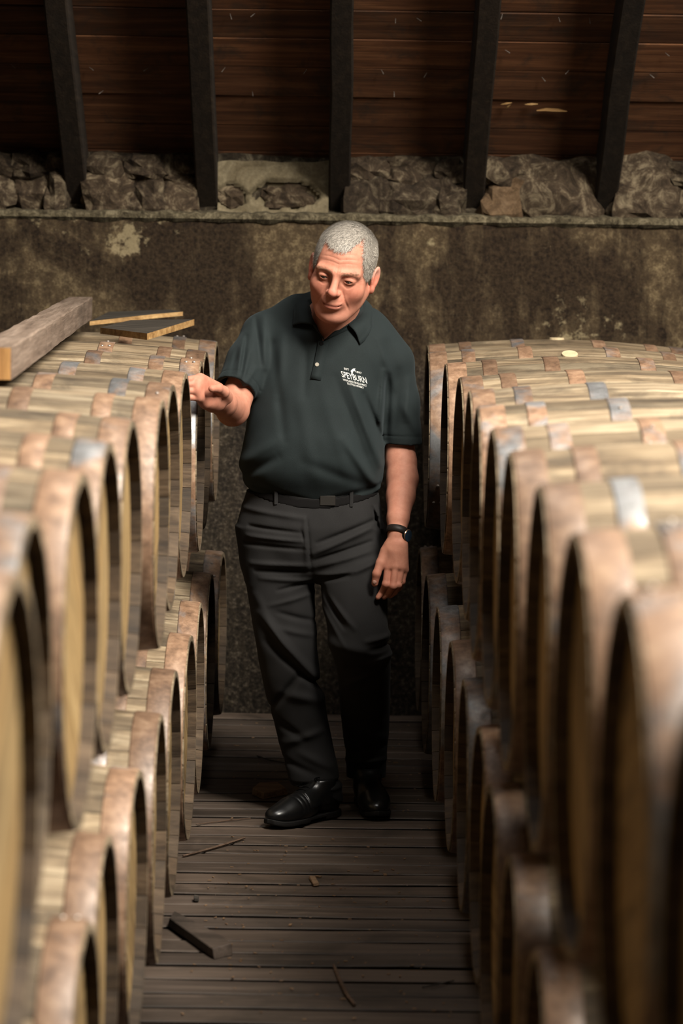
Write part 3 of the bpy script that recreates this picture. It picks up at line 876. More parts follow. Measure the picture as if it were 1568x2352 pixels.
def hand_left_field(P):
    """his left hand, hanging, back of the hand towards us"""
    W, K = A(912, 1228, -0.165), {}
    d = seg(P, A(911, 1226, -0.165), A(906, 1262, -0.170), 0.025, 0.025)
    palm = [(891, 1302, -0.180), (908, 1300, -0.185), (921, 1303, -0.180), (930, 1309, -0.170)]
    pip = [(886, 1342, -0.190), (902, 1346, -0.195), (914, 1343, -0.187), (923, 1336, -0.175)]
    dip = [(877, 1360, -0.175), (893, 1363, -0.175), (907, 1360, -0.169), (917, 1351, -0.161)]
    tip = [(868, 1372, -0.178), (882, 1371, -0.170), (896, 1369, -0.160), (909, 1359, -0.155)]
    rr = [0.0112, 0.0112, 0.0105, 0.0092]
    for i in range(4):
        wr = A(*((903+6*i, 1252, -0.170)))
        d = smin(d, seg(P, wr, A(*palm[i]), 0.018, rr[i]+0.0022), 0.016)
    d = smin(d, seg(P, A(893, 1262, -0.165), A(880, 1290, -0.163), 0.019, 0.015), 0.02)
    for i in range(4):
        e = chain(P, [A(*palm[i]), A(*pip[i]), A(*dip[i]), A(*tip[i])], [rr[i], rr[i]*0.95, rr[i]*0.82, rr[i]*0.70], 0.002)
        e = smin(e, np.linalg.norm(P-A(*pip[i]), axis=1)-rr[i]*1.06, 0.004)
        d = smin(d, e, 0.0035)
    th = chain(P, [A(886, 1268, -0.170), A(874, 1293, -0.180), A(864.5, 1318, -0.190), A(860.5, 1340, -0.187)], [0.018, 0.0135, 0.0118, 0.0098], 0.006)
    d = smin(d, th, 0.006)
    # skin creases on thumb joint and knuckles
    return d

HD = -0.52
def hand_right_field(P):
    """his right hand held out over the casks, palm down, fingers towards the left"""
    d = seg(P, A(508, 921, -0.34), A(488, 912, -0.45), 0.031, 0.028)
    d = smin(d, seg(P, A(494, 914, -0.42), A(484, 910, -0.49), 0.027, 0.027), 0.02)
    kn = [(460, 868, -0.545), (453, 882, -0.560), (452, 898, -0.565), (457, 914, -0.558)]
    pip = [(436, 872, -0.565), (429, 884, -0.572), (429, 898, -0.575), (436, 913, -0.572)]
    dip = [(420, 877, -0.572), (412, 888, -0.576), (413, 901, -0.578), (422, 915, -0.576)]
    tip = [(408, 883, -0.574), (400, 893, -0.578), (402, 905, -0.578), (413, 918, -0.576)]
    rr = [0.0108, 0.0110, 0.0105, 0.0092]
    base = [(500, 893, -0.455), (490, 905, -0.460), (486, 918, -0.460), (486, 930, -0.455)]
    for i in range(4):
        d = smin(d, seg(P, A(*base[i]), A(*kn[i]), 0.0175, rr[i]+0.003), 0.020)
    d = smin(d, seg(P, A(500, 925, -0.45), A(474, 925, -0.52), 0.021, 0.016), 0.02)     # heel of the palm
    for i in range(4):
        e = chain(P, [A(*kn[i]), A(*pip[i]), A(*dip[i]), A(*tip[i])], [rr[i], rr[i]*0.95, rr[i]*0.84, rr[i]*0.70], 0.002)
        d = smin(d, e, 0.0035)
    th = chain(P, [A(517, 912, -0.44), A(512, 900, -0.49), A(500, 892, -0.535), A(486, 893, -0.570)], [0.022, 0.0160, 0.0122, 0.0095], 0.007)
    d = smin(d, th, 0.009)
    return d

NECK = [A(786, 690, 0.0), A(771, 722, 0.02), A(765, 760, 0.03)]
def body_field(P):
    d = np.full(len(P), 1.0)
    def part(f, c, R, k):
        nonlocal d
        m = np.linalg.norm(P-c, axis=1)
        far = m-R
        e = np.maximum(far, 0.02)
        s = far < 0.03
        if s.any(): e[s] = f(P[s])
        d = smin(d, e, k)
    part(head_field, HC, 0.19, 0.01)
    d = smin(d, seg(P, A(779, 668, -0.07), A(766, 752, 0.00), 0.066, 0.068), 0.022)
    d = smin(d, seg(P, A(775, 700, -0.10), A(762, 745, -0.06), 0.040, 0.050), 0.03)
    d = smin(d, chain(P, [A(650, 765, 0.0), A(765, 770, 0.0), A(870, 810, 0.0)], [0.035, 0.085, 0.035], 0.05), 0.03)
    d = smin(d, ell(P, A(738, 900, 0.0), (0.16, 0.10, 0.25)), 0.05)
    d = smin(d, seg(P, A(715, 1050, 0.0), A(714, 1200, 0.0), 0.12, 0.12), 0.06)
    # arms
    d = smin(d, chain(P, [A(893, 845, 0.0), A(918, 1035, 0.01), A(921, 1060, -0.005), A(924, 1100, -0.035), A(920, 1140, -0.075), A(914, 1190, -0.130), A(911, 1226, -0.155)],
                      [0.040, 0.043, 0.045, 0.0465, 0.042, 0.0320, 0.0265], 0.01), 0.01)
    d = smin(d, chain(P, [A(602, 785, 0.0), A(541, 916, -0.13), A(534, 940, -0.16), A(512, 925, -0.30), A(492, 914, -0.42)],
                      [0.050, 0.0455, 0.0475, 0.037, 0.030], 0.012), 0.01)
    part(hand_left_field, A(898, 1305, -0.17), 0.13, 0.008)
    part(hand_right_field, A(470, 905, -0.52), 0.15, 0.010)
    return d

# ------------------------------------------------------------------ shirt
TORSO = [(690, 735, 790, 0.05, 0.03), (715, 680, 850, 0.085, 0.02), (760, 606, 898, 0.118, 0.0), (820, 588, 900, 0.135, -0.01), (880, 578, 884, 0.143, -0.02), (950, 569, 879, 0.150, -0.03), (1010, 561, 882, 0.158, -0.035),
         (1060, 551, 883, 0.160, -0.03), (1092, 551, 880, 0.156, -0.02), (1118, 566, 874, 0.143, -0.005), (1150, 575, 864, 0.122, 0.0), (1170, 580, 860, 0.115, 0.0)]
TST = rowst(TORSO)
SH_F = [  # folds of the shirt seen in the photograph
 (800, 870, 872, 1060, 0.006, 0.012), (770, 860, 850, 1080, -0.004, 0.012), (835, 900, 876, 1010, -0.006, 0.010), (560, 1085, 640, 1040, -0.006, 0.014),
 (555, 1060, 640, 1000, 0.005, 0.016), (790, 1000, 862, 1110, 0.006, 0.014), (700, 1050, 850, 1112, -0.004, 0.016), (588, 730, 600, 830, -0.006, 0.009), (606, 730, 612, 840, 0.005, 0.010),
 (650, 760, 640, 900, 0.005, 0.016), (630, 790, 655, 1000, -0.004, 0.014), (705, 780, 700, 900, -0.004, 0.012), (690, 900, 720, 1080, 0.003, 0.02), (740, 880, 800, 1090, 0.003, 0.02),
 (880, 850, 872, 960, 0.006, 0.010), (893, 860, 889, 1010, -0.004, 0.008), (870, 780, 905, 890, 0.004, 0.012), (590, 1110, 720, 1148, -0.006, 0.010), (730, 1148, 870, 1110, -0.006, 0.010),
 (560, 780, 552, 850, 0.007, 0.008), (576, 800, 560, 880, 0.006, 0.008), (568, 770, 558, 850, -0.005, 0.006), (548, 800, 536, 850, -0.003, 0.007), (590, 840, 548, 905, 0.005, 0.007),
 (940, 870, 930, 960, 0.005, 0.012), (915, 850, 905, 980, -0.004, 0.012), (925, 930, 955, 990, 0.004, 0.012)]
def torso_field(P):
    d = loft(P, TST, 2.35)
    return d
A_SH_L, A_SH_R = A(608, 768, 0.01), A(893, 826, 0.01)
HEM_R = (A(541, 893, -0.13), A(560, 850, -0.09))      # hem centre, a point up the sleeve (arm in the left of the picture)
HEM_L = (A(924, 1018, 0.015), A(918, 960, 0.01))
def sleeve_axis(h):
    n = (h[1]-h[0]); return h[0], n/np.linalg.norm(n)
def shirt_field(P):
    d = torso_field(P)
    d = smin(d, chain(P, [A(752, 735, 0.02), A(690, 737, 0.015), A(612, 770, 0.01)], [0.085, 0.072, 0.070], 0.03), 0.035)
    d = smin(d, chain(P, [A(770, 745, 0.02), A(835, 768, 0.015), A(893, 832, 0.01)], [0.085, 0.075, 0.074], 0.03), 0.035)
    sr = chain(P, [A(610, 772, 0.01), A(572, 835, -0.06), A(538, 900, -0.14)], [0.070, 0.066, 0.0585], 0.02)
    sl = chain(P, [A(894, 836, 0.01), A(912, 930, 0.01), A(924.5, 1026, 0.015)], [0.071, 0.064, 0.0600], 0.02)
    for k, (hm, s) in enumerate(((HEM_R, 'r'), (HEM_L, 'l'))):
        c, n = sleeve_axis(hm)
        if s == 'l': n = np.array((0.03, 0.0, 0.9995))
        cut = -((P-c)@n)
        e = sr if s == 'r' else sl
        hem = np.exp(-((cut+0.024)/0.0022)**2)*0.0016        # stitched hem line
        e = e+hem
        e = np.maximum(e, cut)
        e = np.maximum(e, -(seg(P, A(545, 885, -0.120), A(527, 924, -0.172), 0.0490, 0.0505) if s == 'r' else seg(P, A(923.5, 1003, 0.012), A(928, 1070, 0.015), 0.0510, 0.0545)))
        if s == 'r': sr = e
        else: sl = e
    d = smin(d, sr, 0.016); d = smin(d, sl, 0.012)
    fr = np.clip((PY+0.06-P[:, 1])/0.08, 0, 1)
    d = d - folds(P, SH_F)*fr*1.5 - 0.0016*nz3(P, 26, 3) - 0.0009*nz3(P, 60, 8)
    # lower edge tucked in and bloused over the belt
    a = A(714, 1160)
    zed = a[2] + 0.045*np.clip(np.abs(P[:, 0]-(a[0]+0.01))/0.2, 0, 1)**1.5
    d = smax(d, zed-P[:, 2], 0.02)
    # open neck: V opening and the round of the neck
    nk = seg(P, A(783, 650, -0.02), A(766, 765, 0.0), 0.070, 0.067)
    d = np.maximum(d, -nk)
    v0, v1 = A(768, 700, 0), A(742, 781, 0); w0 = 0.074
    t = np.clip((v0[2]-P[:, 2])/(v0[2]-v1[2]), -0.5, 1.2)
    cx = v0[0]+(v1[0]-v0[0])*t; hw = w0*(1-t)
    vv = np.maximum(np.abs(P[:, 0]-cx)-np.maximum(hw, -0.02), P[:, 1]-(PY-0.03))
    vv = np.maximum(vv, v1[2]-P[:, 2])
    d = np.maximum(d, -vv)
    # hollow sleeves at the hems
    for (c0, c1, r0, r1) in ((A(545, 885, -0.120), A(527, 924, -0.172), 0.0505, 0.0515), (A(923.5, 1003, 0.012), A(928, 1070, 0.015), 0.0515, 0.0545)):
        pass
    return d

def surf(f, px, py, off=0.003, y0=7.2, y1=8.4):
    """where the sight line through a place of the photograph meets a field"""
    ys = np.linspace(y0, y1, 480); q = np.array([at(px, py, y) for y in ys]); v = f(q)
    i = np.argmax(v < 0)
    if v[i] >= 0: return q[len(q)//2]
    a = ys[i-1] + (ys[i]-ys[i-1])*v[i-1]/(v[i-1]-v[i])
    p = at(px, py, a); e = 2e-3
    g = np.array([f(np.array([p+e*k]))[0]-f(np.array([p-e*k]))[0] for k in np.eye(3)]); g /= np.linalg.norm(g)+1e-9
    return p+g*off

# ------------------------------------------------------------------ trousers
TR_HIP = [(1128, 566, 869, 0.132, 0.0), (1160, 556, 874, 0.138, 0.0), (1205, 545, 880, 0.145, 0.0), (1250, 552, 883, 0.142, 0.0), (1300, 560, 884, 0.120, 0.0), (1330, 572, 880, 0.09, 0.0)]
LEG_R = [(1215, 548, 716, 0.100, 0.0), (1300, 557, 722, 0.100, -0.01), (1400, 574, 724, 0.092, -0.02), (1480, 588, 727, 0.083, -0.04), (1560, 602, 735, 0.076, -0.03), (1640, 622, 752, 0.070, -0.01), (1720, 643, 768, 0.066, 0.0), (1775, 661, 778, 0.068, -0.02), (1812, 667, 785, 0.070, -0.035), (1850, 668, 787, 0.070, -0.030)]
LEG_L = [(1215, 708, 882, 0.100, 0.0), (1300, 726, 890, 0.104, -0.05), (1400, 744, 889, 0.098, -0.10), (1480, 755, 896, 0.088, -0.135), (1540, 774, 897, 0.078, -0.09), (1600, 780, 896, 0.072, -0.02), (1680, 786, 893, 0.066, 0.09), (1740, 794, 888, 0.062, 0.15), (1782, 796, 886, 0.060, 0.18)]
TF = [(560, 1160, 700, 1180, 0.004, 0.008), (575, 1200, 690, 1212, -0.005, 0.006), (570, 1222, 700, 1232, 0.005, 0.007), (565, 1240, 700, 1250, -0.005, 0.006), (580, 1285, 712, 1288, 0.005, 0.008), (590, 1302, 715, 1302, -0.006, 0.006),
 (600, 1318, 715, 1325, 0.005, 0.008), (640, 1345, 722, 1325, -0.005, 0.006), (720, 1260, 850, 1205, 0.006, 0.008), (730, 1235, 868, 1185, -0.006, 0.007), (725, 1290, 850, 1255, 0.006, 0.008), (722, 1275, 850, 1235, -0.006, 0.006),
 (728, 1310, 812, 1296, 0.006, 0.007), (810, 1300, 872, 1275, 0.008, 0.009), (740, 1320, 800, 1308, -0.006, 0.006), (736, 1330, 790, 1420, -0.007, 0.008), (745, 1345, 812, 1420, 0.006, 0.008), (740, 1380, 790, 1460, 0.004, 0.007),
 (590, 1360, 660, 1480, 0.005, 0.014), (600, 1400, 720, 1540, 0.011, 0.013), (615, 1460, 700, 1540, -0.008, 0.012), (620, 1380, 720, 1355, 0.004, 0.007), (640, 1395, 725, 1420, -0.005, 0.008), (640, 1430, 722, 1450, 0.004, 0.009),
 (625, 1620, 690, 1535, -0.009, 0.011), (690, 1535, 750, 1580, -0.009, 0.010), (650, 1580, 735, 1600, 0.007, 0.016), (640, 1650, 700, 1690, -0.006, 0.012), (650, 1700, 740, 1670, 0.006, 0.012), (655, 1740, 730, 1770, -0.006, 0.011), (690, 1720, 765, 1755, 0.006, 0.012),
 (760, 1460, 870, 1480, 0.010, 0.02), (850, 1470, 895, 1460, -0.010, 0.008), (840, 1450, 895, 1440, 0.008, 0.008), (850, 1500, 898, 1485, 0.010, 0.008), (800, 1510, 880, 1510, -0.009, 0.013), (790, 1560, 850, 1530, 0.006, 0.01),
 (800, 1600, 870, 1640, -0.004, 0.014), (800, 1680, 880, 1700, 0.004, 0.014), (800, 1740, 880, 1725, -0.007, 0.01), (796, 1765, 885, 1760, 0.007, 0.008), (668, 1792, 780, 1786, -0.008, 0.006), (668, 1806, 784, 1798, 0.007, 0.007),
 (693, 1205, 700, 1236, -0.003, 0.004), (700, 1180, 706, 1300, 0.003, 0.006), (706, 1180, 716, 1300, -0.003, 0.004), (862, 1160, 878, 1215, 0.004, 0.006), (855, 1160, 870, 1215, -0.004, 0.004)]
S_H, S_R, S_L = rowst(TR_HIP), rowst(LEG_R), rowst(LEG_L)
def trousers_field(P):
    d = loft(P, S_H, 2.4)
    d = smin(d, smin(loft(P, S_R, 2.2), loft(P, S_L, 2.2), 0.006), 0.022)
    fr = np.clip((PY+0.10-P[:, 1])/0.10, 0, 1)
    fr = np.where(P[:, 2] < A(0, 1560)[2], 1.0, fr)
    d = d - folds(P, TF)*fr*1.3 - 0.0016*nz3(P, 24, 5) - 0.001*nz3(P, 55, 2)
    # hollow hems
    xa, xb = A(668, 1796), A(785, 1838)
    zc = xa[2]+(xb[2]-xa[2])*np.clip((P[:, 0]-xa[0])/(xb[0]-xa[0]), 0, 1.1)**2.2
    d = np.where(P[:, 0] < A(790, 1700)[0], smax(d, zc-P[:, 2], 0.006), d)
    d = np.maximum(d, -seg(P, A(724, 1858, -0.045), A(724, 1920, -0.045), 0.050, 0.056))
    return d

SHOES = []
def shoe_field_factory(laces):
    def f(p):
        # local frame: toe towards -y, x across, z up, sole on z=0
        ax = p.copy()
        d = ell(p, (0.000, -0.105, 0.036), (0.044, 0.062, 0.033))
        d = smin(d, ell(p, (0.004, -0.045, 0.042), (0.046, 0.075, 0.038)), 0.03)
        d = smin(d, seg(p, (0.002, -0.06, 0.050), (0.0, 0.045, 0.092), 0.032, 0.036), 0.04)
        d = smin(d, ell(p, (0, 0.085, 0.048), (0.036, 0.045, 0.050)), 0.03)
        d = smin(d, seg(p, (0, 0.062, 0.06), (0, 0.064, 0.118), 0.040, 0.041), 0.03)
        d = smax(d, p[:, 2]-0.128, 0.006)
        d = smax(d, 0.014-p[:, 2], 0.004)
        if laces:
            for yy in (-0.072, -0.055, -0.040):          # vamp creases
                d = d + 0.0022*np.exp(-(((p[:, 1]-yy-0.2*p[:, 0]**2*10)/0.0035)**2))*(p[:, 2] > 0.045)
            q = np.abs(p[:, 0])-0.017
            d = d - 0.0022*(1/(1+np.exp(-q/0.0012)))*((p[:, 1] > -0.035) & (p[:, 1] < 0.055) & (p[:, 2] > 0.05))
        return d
    return f
def sole_field(p):
    y = p[:, 1]
    w = np.interp(y, [-0.172, -0.165, -0.14, -0.10, -0.06, -0.01, 0.04, 0.09, 0.12, 0.135], [0.0, 0.022, 0.040, 0.0485, 0.049, 0.041, 0.038, 0.040, 0.030, 0.0])
    cx = np.interp(y, [-0.17, -0.06, 0.13], [0.002, 0.004, 0.0])
    d = (np.abs(p[:, 0]-cx)-w)*0.8
    top = 0.022; spring = 0.012*np.clip((-0.11-y)/0.06, 0, 1)**2
    d = smax(d, np.abs(p[:, 2]-0.012-spring)-0.0085, 0.004)
    heel = smax(smax((np.abs(p[:, 0]-cx)-w)*0.8, 0.045-y, 0.003), np.abs(p[:, 2]-0.011)-0.011, 0.003)
    arch = (y > -0.03) & (y < 0.045)
    d = np.where(arch, np.maximum(d, 0.010-p[:, 2]), d)
    d = d + 0.0009*np.exp(-((p[:, 2]-0.0155-spring)/0.0012)**2)
    return np.minimum(d, heel)

# ------------------------------------------------------------------ materials of the man
def skin():
    t = NT('skin', 0.60, 0.22)
    at_ = t.n('ShaderNodeVertexColor'); at_.layer_name = 'tone'
    v = t.coord((1, 1, 1))
    a = t.noise(v, 60, 5, 0.65); b = t.noise(v, 420, 2, 0.5)
    c = t.mix(1.0, at_.outputs[0], t.ramp(a, [(0.33, (0.90, 0.80, 0.77)), (0.67, (1.06, 1.03, 1.0))]), 'MULTIPLY')
    t.color(c); t.bump(b, 0.15, 0.001)
    t.b.inputs['Subsurface Weight'].default_value = 0.12
    t.b.inputs['Subsurface Radius'].default_value = (1.0, 0.35, 0.2); t.b.inputs['Subsurface Scale'].default_value = 0.006
    return t.m
def cloth(name, c, sheen=0.3, scale=900, rough=0.85, tint=(0.4, 0.5, 0.55)):
    t = NT(name, rough, 0.25); v = t.coord((1, 1, 1))
    a = t.noise(v, scale, 2, 0.5); b = t.noise(v, 9, 4, 0.6)
    k = t.ramp(a, [(0.3, tuple(x*0.72 for x in c)), (0.7, tuple(x*1.28 for x in c))])
    k = t.mix(0.4, k, t.ramp(b, [(0.35, 0.8), (0.65, 1.1)]), 'MULTIPLY')
    t.color(k); t.bump(a, 0.35, 0.0012)
    t.b.inputs['Sheen Weight'].default_value = sheen; t.b.inputs['Sheen Roughness'].default_value = 0.5
    t.b.inputs['Sheen Tint'].default_value = (*tint, 1)
    return t.m
M['skin'] = skin()
M['shirt'] = cloth('dark_green_pique', (0.0085, 0.0132, 0.0138), 0.06)
M['trousers'] = cloth('charcoal_twill', (0.0112, 0.0105, 0.0105), 0.04, tint=(0.5, 0.5, 0.5))
M['leather'] = plain('black_leather', (0.008, 0.008, 0.008), 0.28, 0.55, 0, 0.2, 60)
M['rubber'] = plain('black_rubber', (0.009, 0.008, 0.0075), 0.7, 0.3, 0, 0.2, 60)
M['belt'] = plain('black_belt', (0.003, 0.0025, 0.0025), 0.8, 0.12)
M['buckle'] = plain('dull_brown_buckle', (0.010, 0.008, 0.006), 0.6, 0.3, 0.0)
M['thread'] = plain('pale_embroidery', (0.50, 0.50, 0.48), 0.8, 0.3, 0, 0.1)
M['button'] = plain('horn_button', (0.30, 0.27, 0.22), 0.35, 0.5)
M['eye'] = plain('eye_white', (0.10, 0.075, 0.062), 0.35, 0.5)
M['iris'] = plain('brown_iris', (0.020, 0.012, 0.008), 0.15, 0.6)
M['hair'] = NT('grey_hair', 0.5, 0.4); 
_t = M['hair']; _v = _t.n('ShaderNodeVertexColor'); _v.layer_name = 'tone'; _t.l(_v.outputs[0], _t.b.inputs['Base Color']); M['hair'] = _t.m
M['strap'] = plain('dark_brown_strap', (0.009, 0.006, 0.005), 0.55, 0.25, 0, 0.2)
M['bezel'] = plain('copper_bezel', (0.30, 0.17, 0.10), 0.3, 0.5, 0.8)
M['dial'] = plain('blue_dial', (0.012, 0.026, 0.045), 0.12, 0.6)
M['ring'] = plain('gold_ring', (0.6, 0.4, 0.2), 0.25, 0.5, 0.9)
M['fingernail'] = plain('thumb_nail', (0.40, 0.22, 0.17), 0.4, 0.5)

# ------------------------------------------------------------------ build the man
man = empty('person', (A(740, 1190)[0], PY, 0.0))
tag(man, 'grey-haired man in dark green polo shirt and charcoal trousers walking between the casks', 'person')
OFF = np.array(man.location)
def mk(name, f, lo, hi, h, mat, colors=None, parent=None, slack=1.5):
    V, Q = polygonize(f, lo, hi, h, slack=slack)
    return np_mesh(name, V-OFF, Q, mat, parent or man, colors(V) if colors else None)

def skin_tone(V):
    n = len(V); base = np.tile(np.array((0.42, 0.198, 0.138)), (n, 1))
    p = ((V-HC)@HRN)/HS; ax = np.abs(p[:, 0])
    hd = np.linalg.norm(p, axis=1) < 0.16
    def spot(c, r, col, k=1.0):
        q = np.stack((ax, p[:, 1], p[:, 2]), 1)-np.array(c); w = np.exp(-(np.sum((q/np.array(r))**2, axis=1)))*k*hd
        base[:] = base*(1-w[:, None])+np.array(col)*w[:, None]
    spot((0.0, -0.09, 0.04), (0.07, 0.05, 0.04), (0.46, 0.205, 0.140), 0.8)
    spot((0.040, -0.07, -0.030), (0.028, 0.04, 0.028), (0.45, 0.165, 0.112), 0.75)
    spot((0.0, -0.112, -0.022), (0.016, 0.02, 0.018), (0.52, 0.19, 0.14), 0.8)
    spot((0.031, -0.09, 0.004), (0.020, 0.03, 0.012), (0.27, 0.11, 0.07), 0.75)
    spot((0.082, 0.01, 0.0), (0.018, 0.03, 0.045), (0.52, 0.17, 0.12), 0.8)
    spot((0.0, -0.08, -0.095), (0.035, 0.04, 0.03), (0.44, 0.20, 0.145), 0.6)
    mz = 5.5*p[:, 0]**2; zz = p[:, 2]-mz
    lip = np.exp(-((zz+0.0615)/0.0075)**4)*np.exp(-(ax/0.024)**6)*(p[:, 1] < -0.080)*hd
    base[:] = base*(1-0.6*lip[:, None])+np.array((0.38, 0.13, 0.10))*0.6*lip[:, None]
    line = np.exp(-((zz+0.0602)/0.0014)**2)*np.exp(-(ax/0.026)**6)*(p[:, 1] < -0.080)*hd
    base[:] = base*(1-0.7*line[:, None])+np.array((0.12, 0.03, 0.025))*0.7*line[:, None]
    # hands and elbows redder
    for c, r, k in ((A(895, 1340, -0.18), 0.05, 0.6), (A(470, 900, -0.55), 0.06, 0.35), (A(862, 1330, -0.19), 0.03, 0.5)):
        w = np.exp(-np.sum((V-c)**2, axis=1)/r**2)*k
        base[:] = base*(1-w[:, None])+np.array((0.47, 0.19, 0.13))*w[:, None]
    # scalp under the hair
    sc = scalp(p)*hd
    base[:] = base*(1-0.45*sc[:, None])+np.array((0.42, 0.29, 0.24))*0.45*sc[:, None]
    return base
def sg(x, s): return 1/(1+np.exp(-np.clip(x/s, -30, 30)))
def scalp(p):
    ax = np.abs(p[:, 0]); y, z = p[:, 1], p[:, 2]
    hl = 0.084 - 0.0*ax + 0.020*np.exp(-((p[:, 0]-0.038)/0.014)**2) + 0.010*np.exp(-((p[:, 0]+0.046)/0.012)**2) - 0.004*np.exp(-(p[:, 0]/0.02)**2)
    top = sg(z-hl, 0.0022)
    side = sg(ax-(0.0555-0.25*(y+0.05)), 0.002)*sg(z-(0.004+0.9*np.clip(-y-0.035, 0, 1)), 0.002)*sg(y+0.052, 0.002)
    back = sg(y-0.028, 0.003)*sg(z+0.062, 0.003)
    return np.clip(np.maximum(np.maximum(top, side), back), 0, 1)

def body_vis(P): return body_field(P)
lo = A(415, 1400, -0.70)-0.02; lo[2] = A(880, 1392, -0.15)[2]; hi = np.array((A(975, 500, 0.2)[0]+0.02, PY+0.2, A(780, 490)[2]+0.02))
lo[1] = PY-0.72
body = mk('body', body_vis, lo, hi, 0.0021, M['skin'], skin_tone)

# eyes
for s in (-1, 1):
    c = HC + HRN@(np.array((s*0.031, -0.0783, 0.0050))*HS)
    bm = bmesh.new(); bmesh.ops.create_uvsphere(bm, u_segments=24, v_segments=16, radius=0.0114*HS)
    e = bm_obj('eyeball', bm, M['eye'], body, True); e.location = c-OFF
    look = HR @ Vector((-0.22, -1.0, -0.12)).normalized()
    bm = bmesh.new(); bmesh.ops.create_uvsphere(bm, u_segments=20, v_segments=12, radius=0.0088*HS)
    i_ = bm_obj('iris', bm, M['iris'], body, True)
    i_.location = Vector(c-OFF)+look*0.0030*HS

# hair: short strands rooted on the scalp, and the brows
def sdf_grad(f, P, e=0.0015):
    g = np.stack([f(P+e*k)-f(P-e*k) for k in np.eye(3)], 1)
    return g/(np.linalg.norm(g, axis=1, keepdims=True)+1e-9)
def strands(name, roots, dirs, lens, wid, cols, mat, parent):
    n = len(roots); K = 3; wid = np.zeros(n)+wid
    g = sdf_grad(head_field, roots)
    d = dirs - g*np.sum(dirs*g, axis=1, keepdims=True); d /= np.linalg.norm(d, axis=1, keepdims=True)+1e-9
    side = np.cross(d, g)
    V = np.zeros((n, 2*K+1, 3))
    for k in range(K):
        t = k/K
        c = roots + d*(lens*t)[:, None] + g*(lens*(0.55*t-0.32*t*t)+0.0004)[:, None]
        w = wid*(1-0.25*t)
        V[:, 2*k] = c-side*w[:, None]; V[:, 2*k+1] = c+side*w[:, None]
    V[:, 2*K] = roots + d*lens[:, None] + g*(lens*0.24)[:, None]
    base = (np.arange(n)*(2*K+1))[:, None]
    T = []
    for k in range(K-1):
        T.append(np.concatenate((base+2*k, base+2*k+1, base+2*k+3), 1)); T.append(np.concatenate((base+2*k, base+2*k+3, base+2*k+2), 1))
    T.append(np.concatenate((base+2*K-2, base+2*K-1, base+2*K), 1))
    C = np.repeat(cols, 2*K+1, axis=0)
    return np_mesh(name, V.reshape(-1, 3)-OFF, np.concatenate(T), mat, parent, C, smooth=True)
bv = np.zeros(len(body.data.vertices)*3, np.float32); body.data.vertices.foreach_get('co', bv); bv = bv.reshape(-1, 3)+OFF
pl = ((bv-HC)@HRN)/HS
near = (np.linalg.norm(pl, axis=1) < 0.15)
bvh, plh = bv[near], pl[near]
notear = ~((np.abs(plh[:, 0]) > 0.0745) & (plh[:, 2] < 0.034) & (plh[:, 1] > -0.012))
w = scalp(plh)*notear
pick = np.nonzero(nr.random(len(w)) < w*0.9)[0]
pick = np.concatenate([pick]*4)
roots = bvh[pick] + nr.normal(0, 0.0012, (len(pick), 3)); lp = plh[pick]
d0 = np.stack((-0.35+lp[:, 0]*6.0, np.full(len(lp), -0.9), -0.25-2.0*np.clip(np.abs(lp[:, 0])-0.05, 0, 1)*14), 1)
sidew = np.clip((np.abs(lp[:, 0])-0.050)/0.018, 0, 1)[:, None]
d0 = d0*(1-sidew) + np.array((0, 0.35, -1.0))*sidew
bk = np.clip((lp[:, 1]-0.04)/0.03, 0, 1)[:, None]
d0 = d0*(1-bk) + np.array((0, 0.3, -1.0))*bk
d0 += nr.normal(0, 0.28, d0.shape)
DW = d0@HRN.T
lens = np.where(sidew[:, 0] > 0.5, 0.010, 0.019)*nr.uniform(0.5, 1.1, len(lp))
g = nr.uniform(0, 1, len(lp))[:, None]
cols = np.array((0.52, 0.475, 0.42))*(0.18+0.82*g)*np.array((1.0, 0.99, 0.97))
hair = strands('hair', roots, DW, lens, 0.00032, cols, M['hair'], man)
# brows
bw = np.exp(-((plh[:, 2]-(0.0225+0.003*np.clip(np.abs(plh[:, 0])/0.04, 0, 1)))/0.0042)**2)*((np.abs(plh[:, 0]) > 0.011) & (np.abs(plh[:, 0]) < 0.050) & (plh[:, 1] < -0.06))
pick = np.nonzero(nr.random(len(bw)) < bw*0.75)[0]
lp = plh[pick]; sgn = np.sign(lp[:, 0])[:, None]
DW = (np.array((1.0, 0.0, 0.25))*np.array((1, 1, 1))*np.concatenate((sgn, np.ones((len(lp), 2))), 1) + nr.normal(0, 0.25, (len(lp), 3)))@HRN.T
cols = np.array((0.24, 0.15, 0.09))*nr.uniform(0.5, 1.3, (len(lp), 1))
strands('eyebrows', bvh[pick], DW, nr.uniform(0.005, 0.010, len(lp)), 0.00022, cols, M['hair'], man)

shirt = mk('shirt', shirt_field, (A(495, 900, 0)[0], PY-0.26, A(700, 1175)[2]), (A(980, 700, 0)[0], PY+0.24, A(700, 655)[2]), 0.0034, M['shirt'])
shirt['label'] = 'dark green short-sleeved polo shirt'
trousers = mk('trousers', trousers_field, (A(535, 900, 0)[0], PY-0.30, 0.005), (A(915, 700, 0)[0], PY+0.30, A(700, 1120)[2]), 0.0036, M['trousers'])
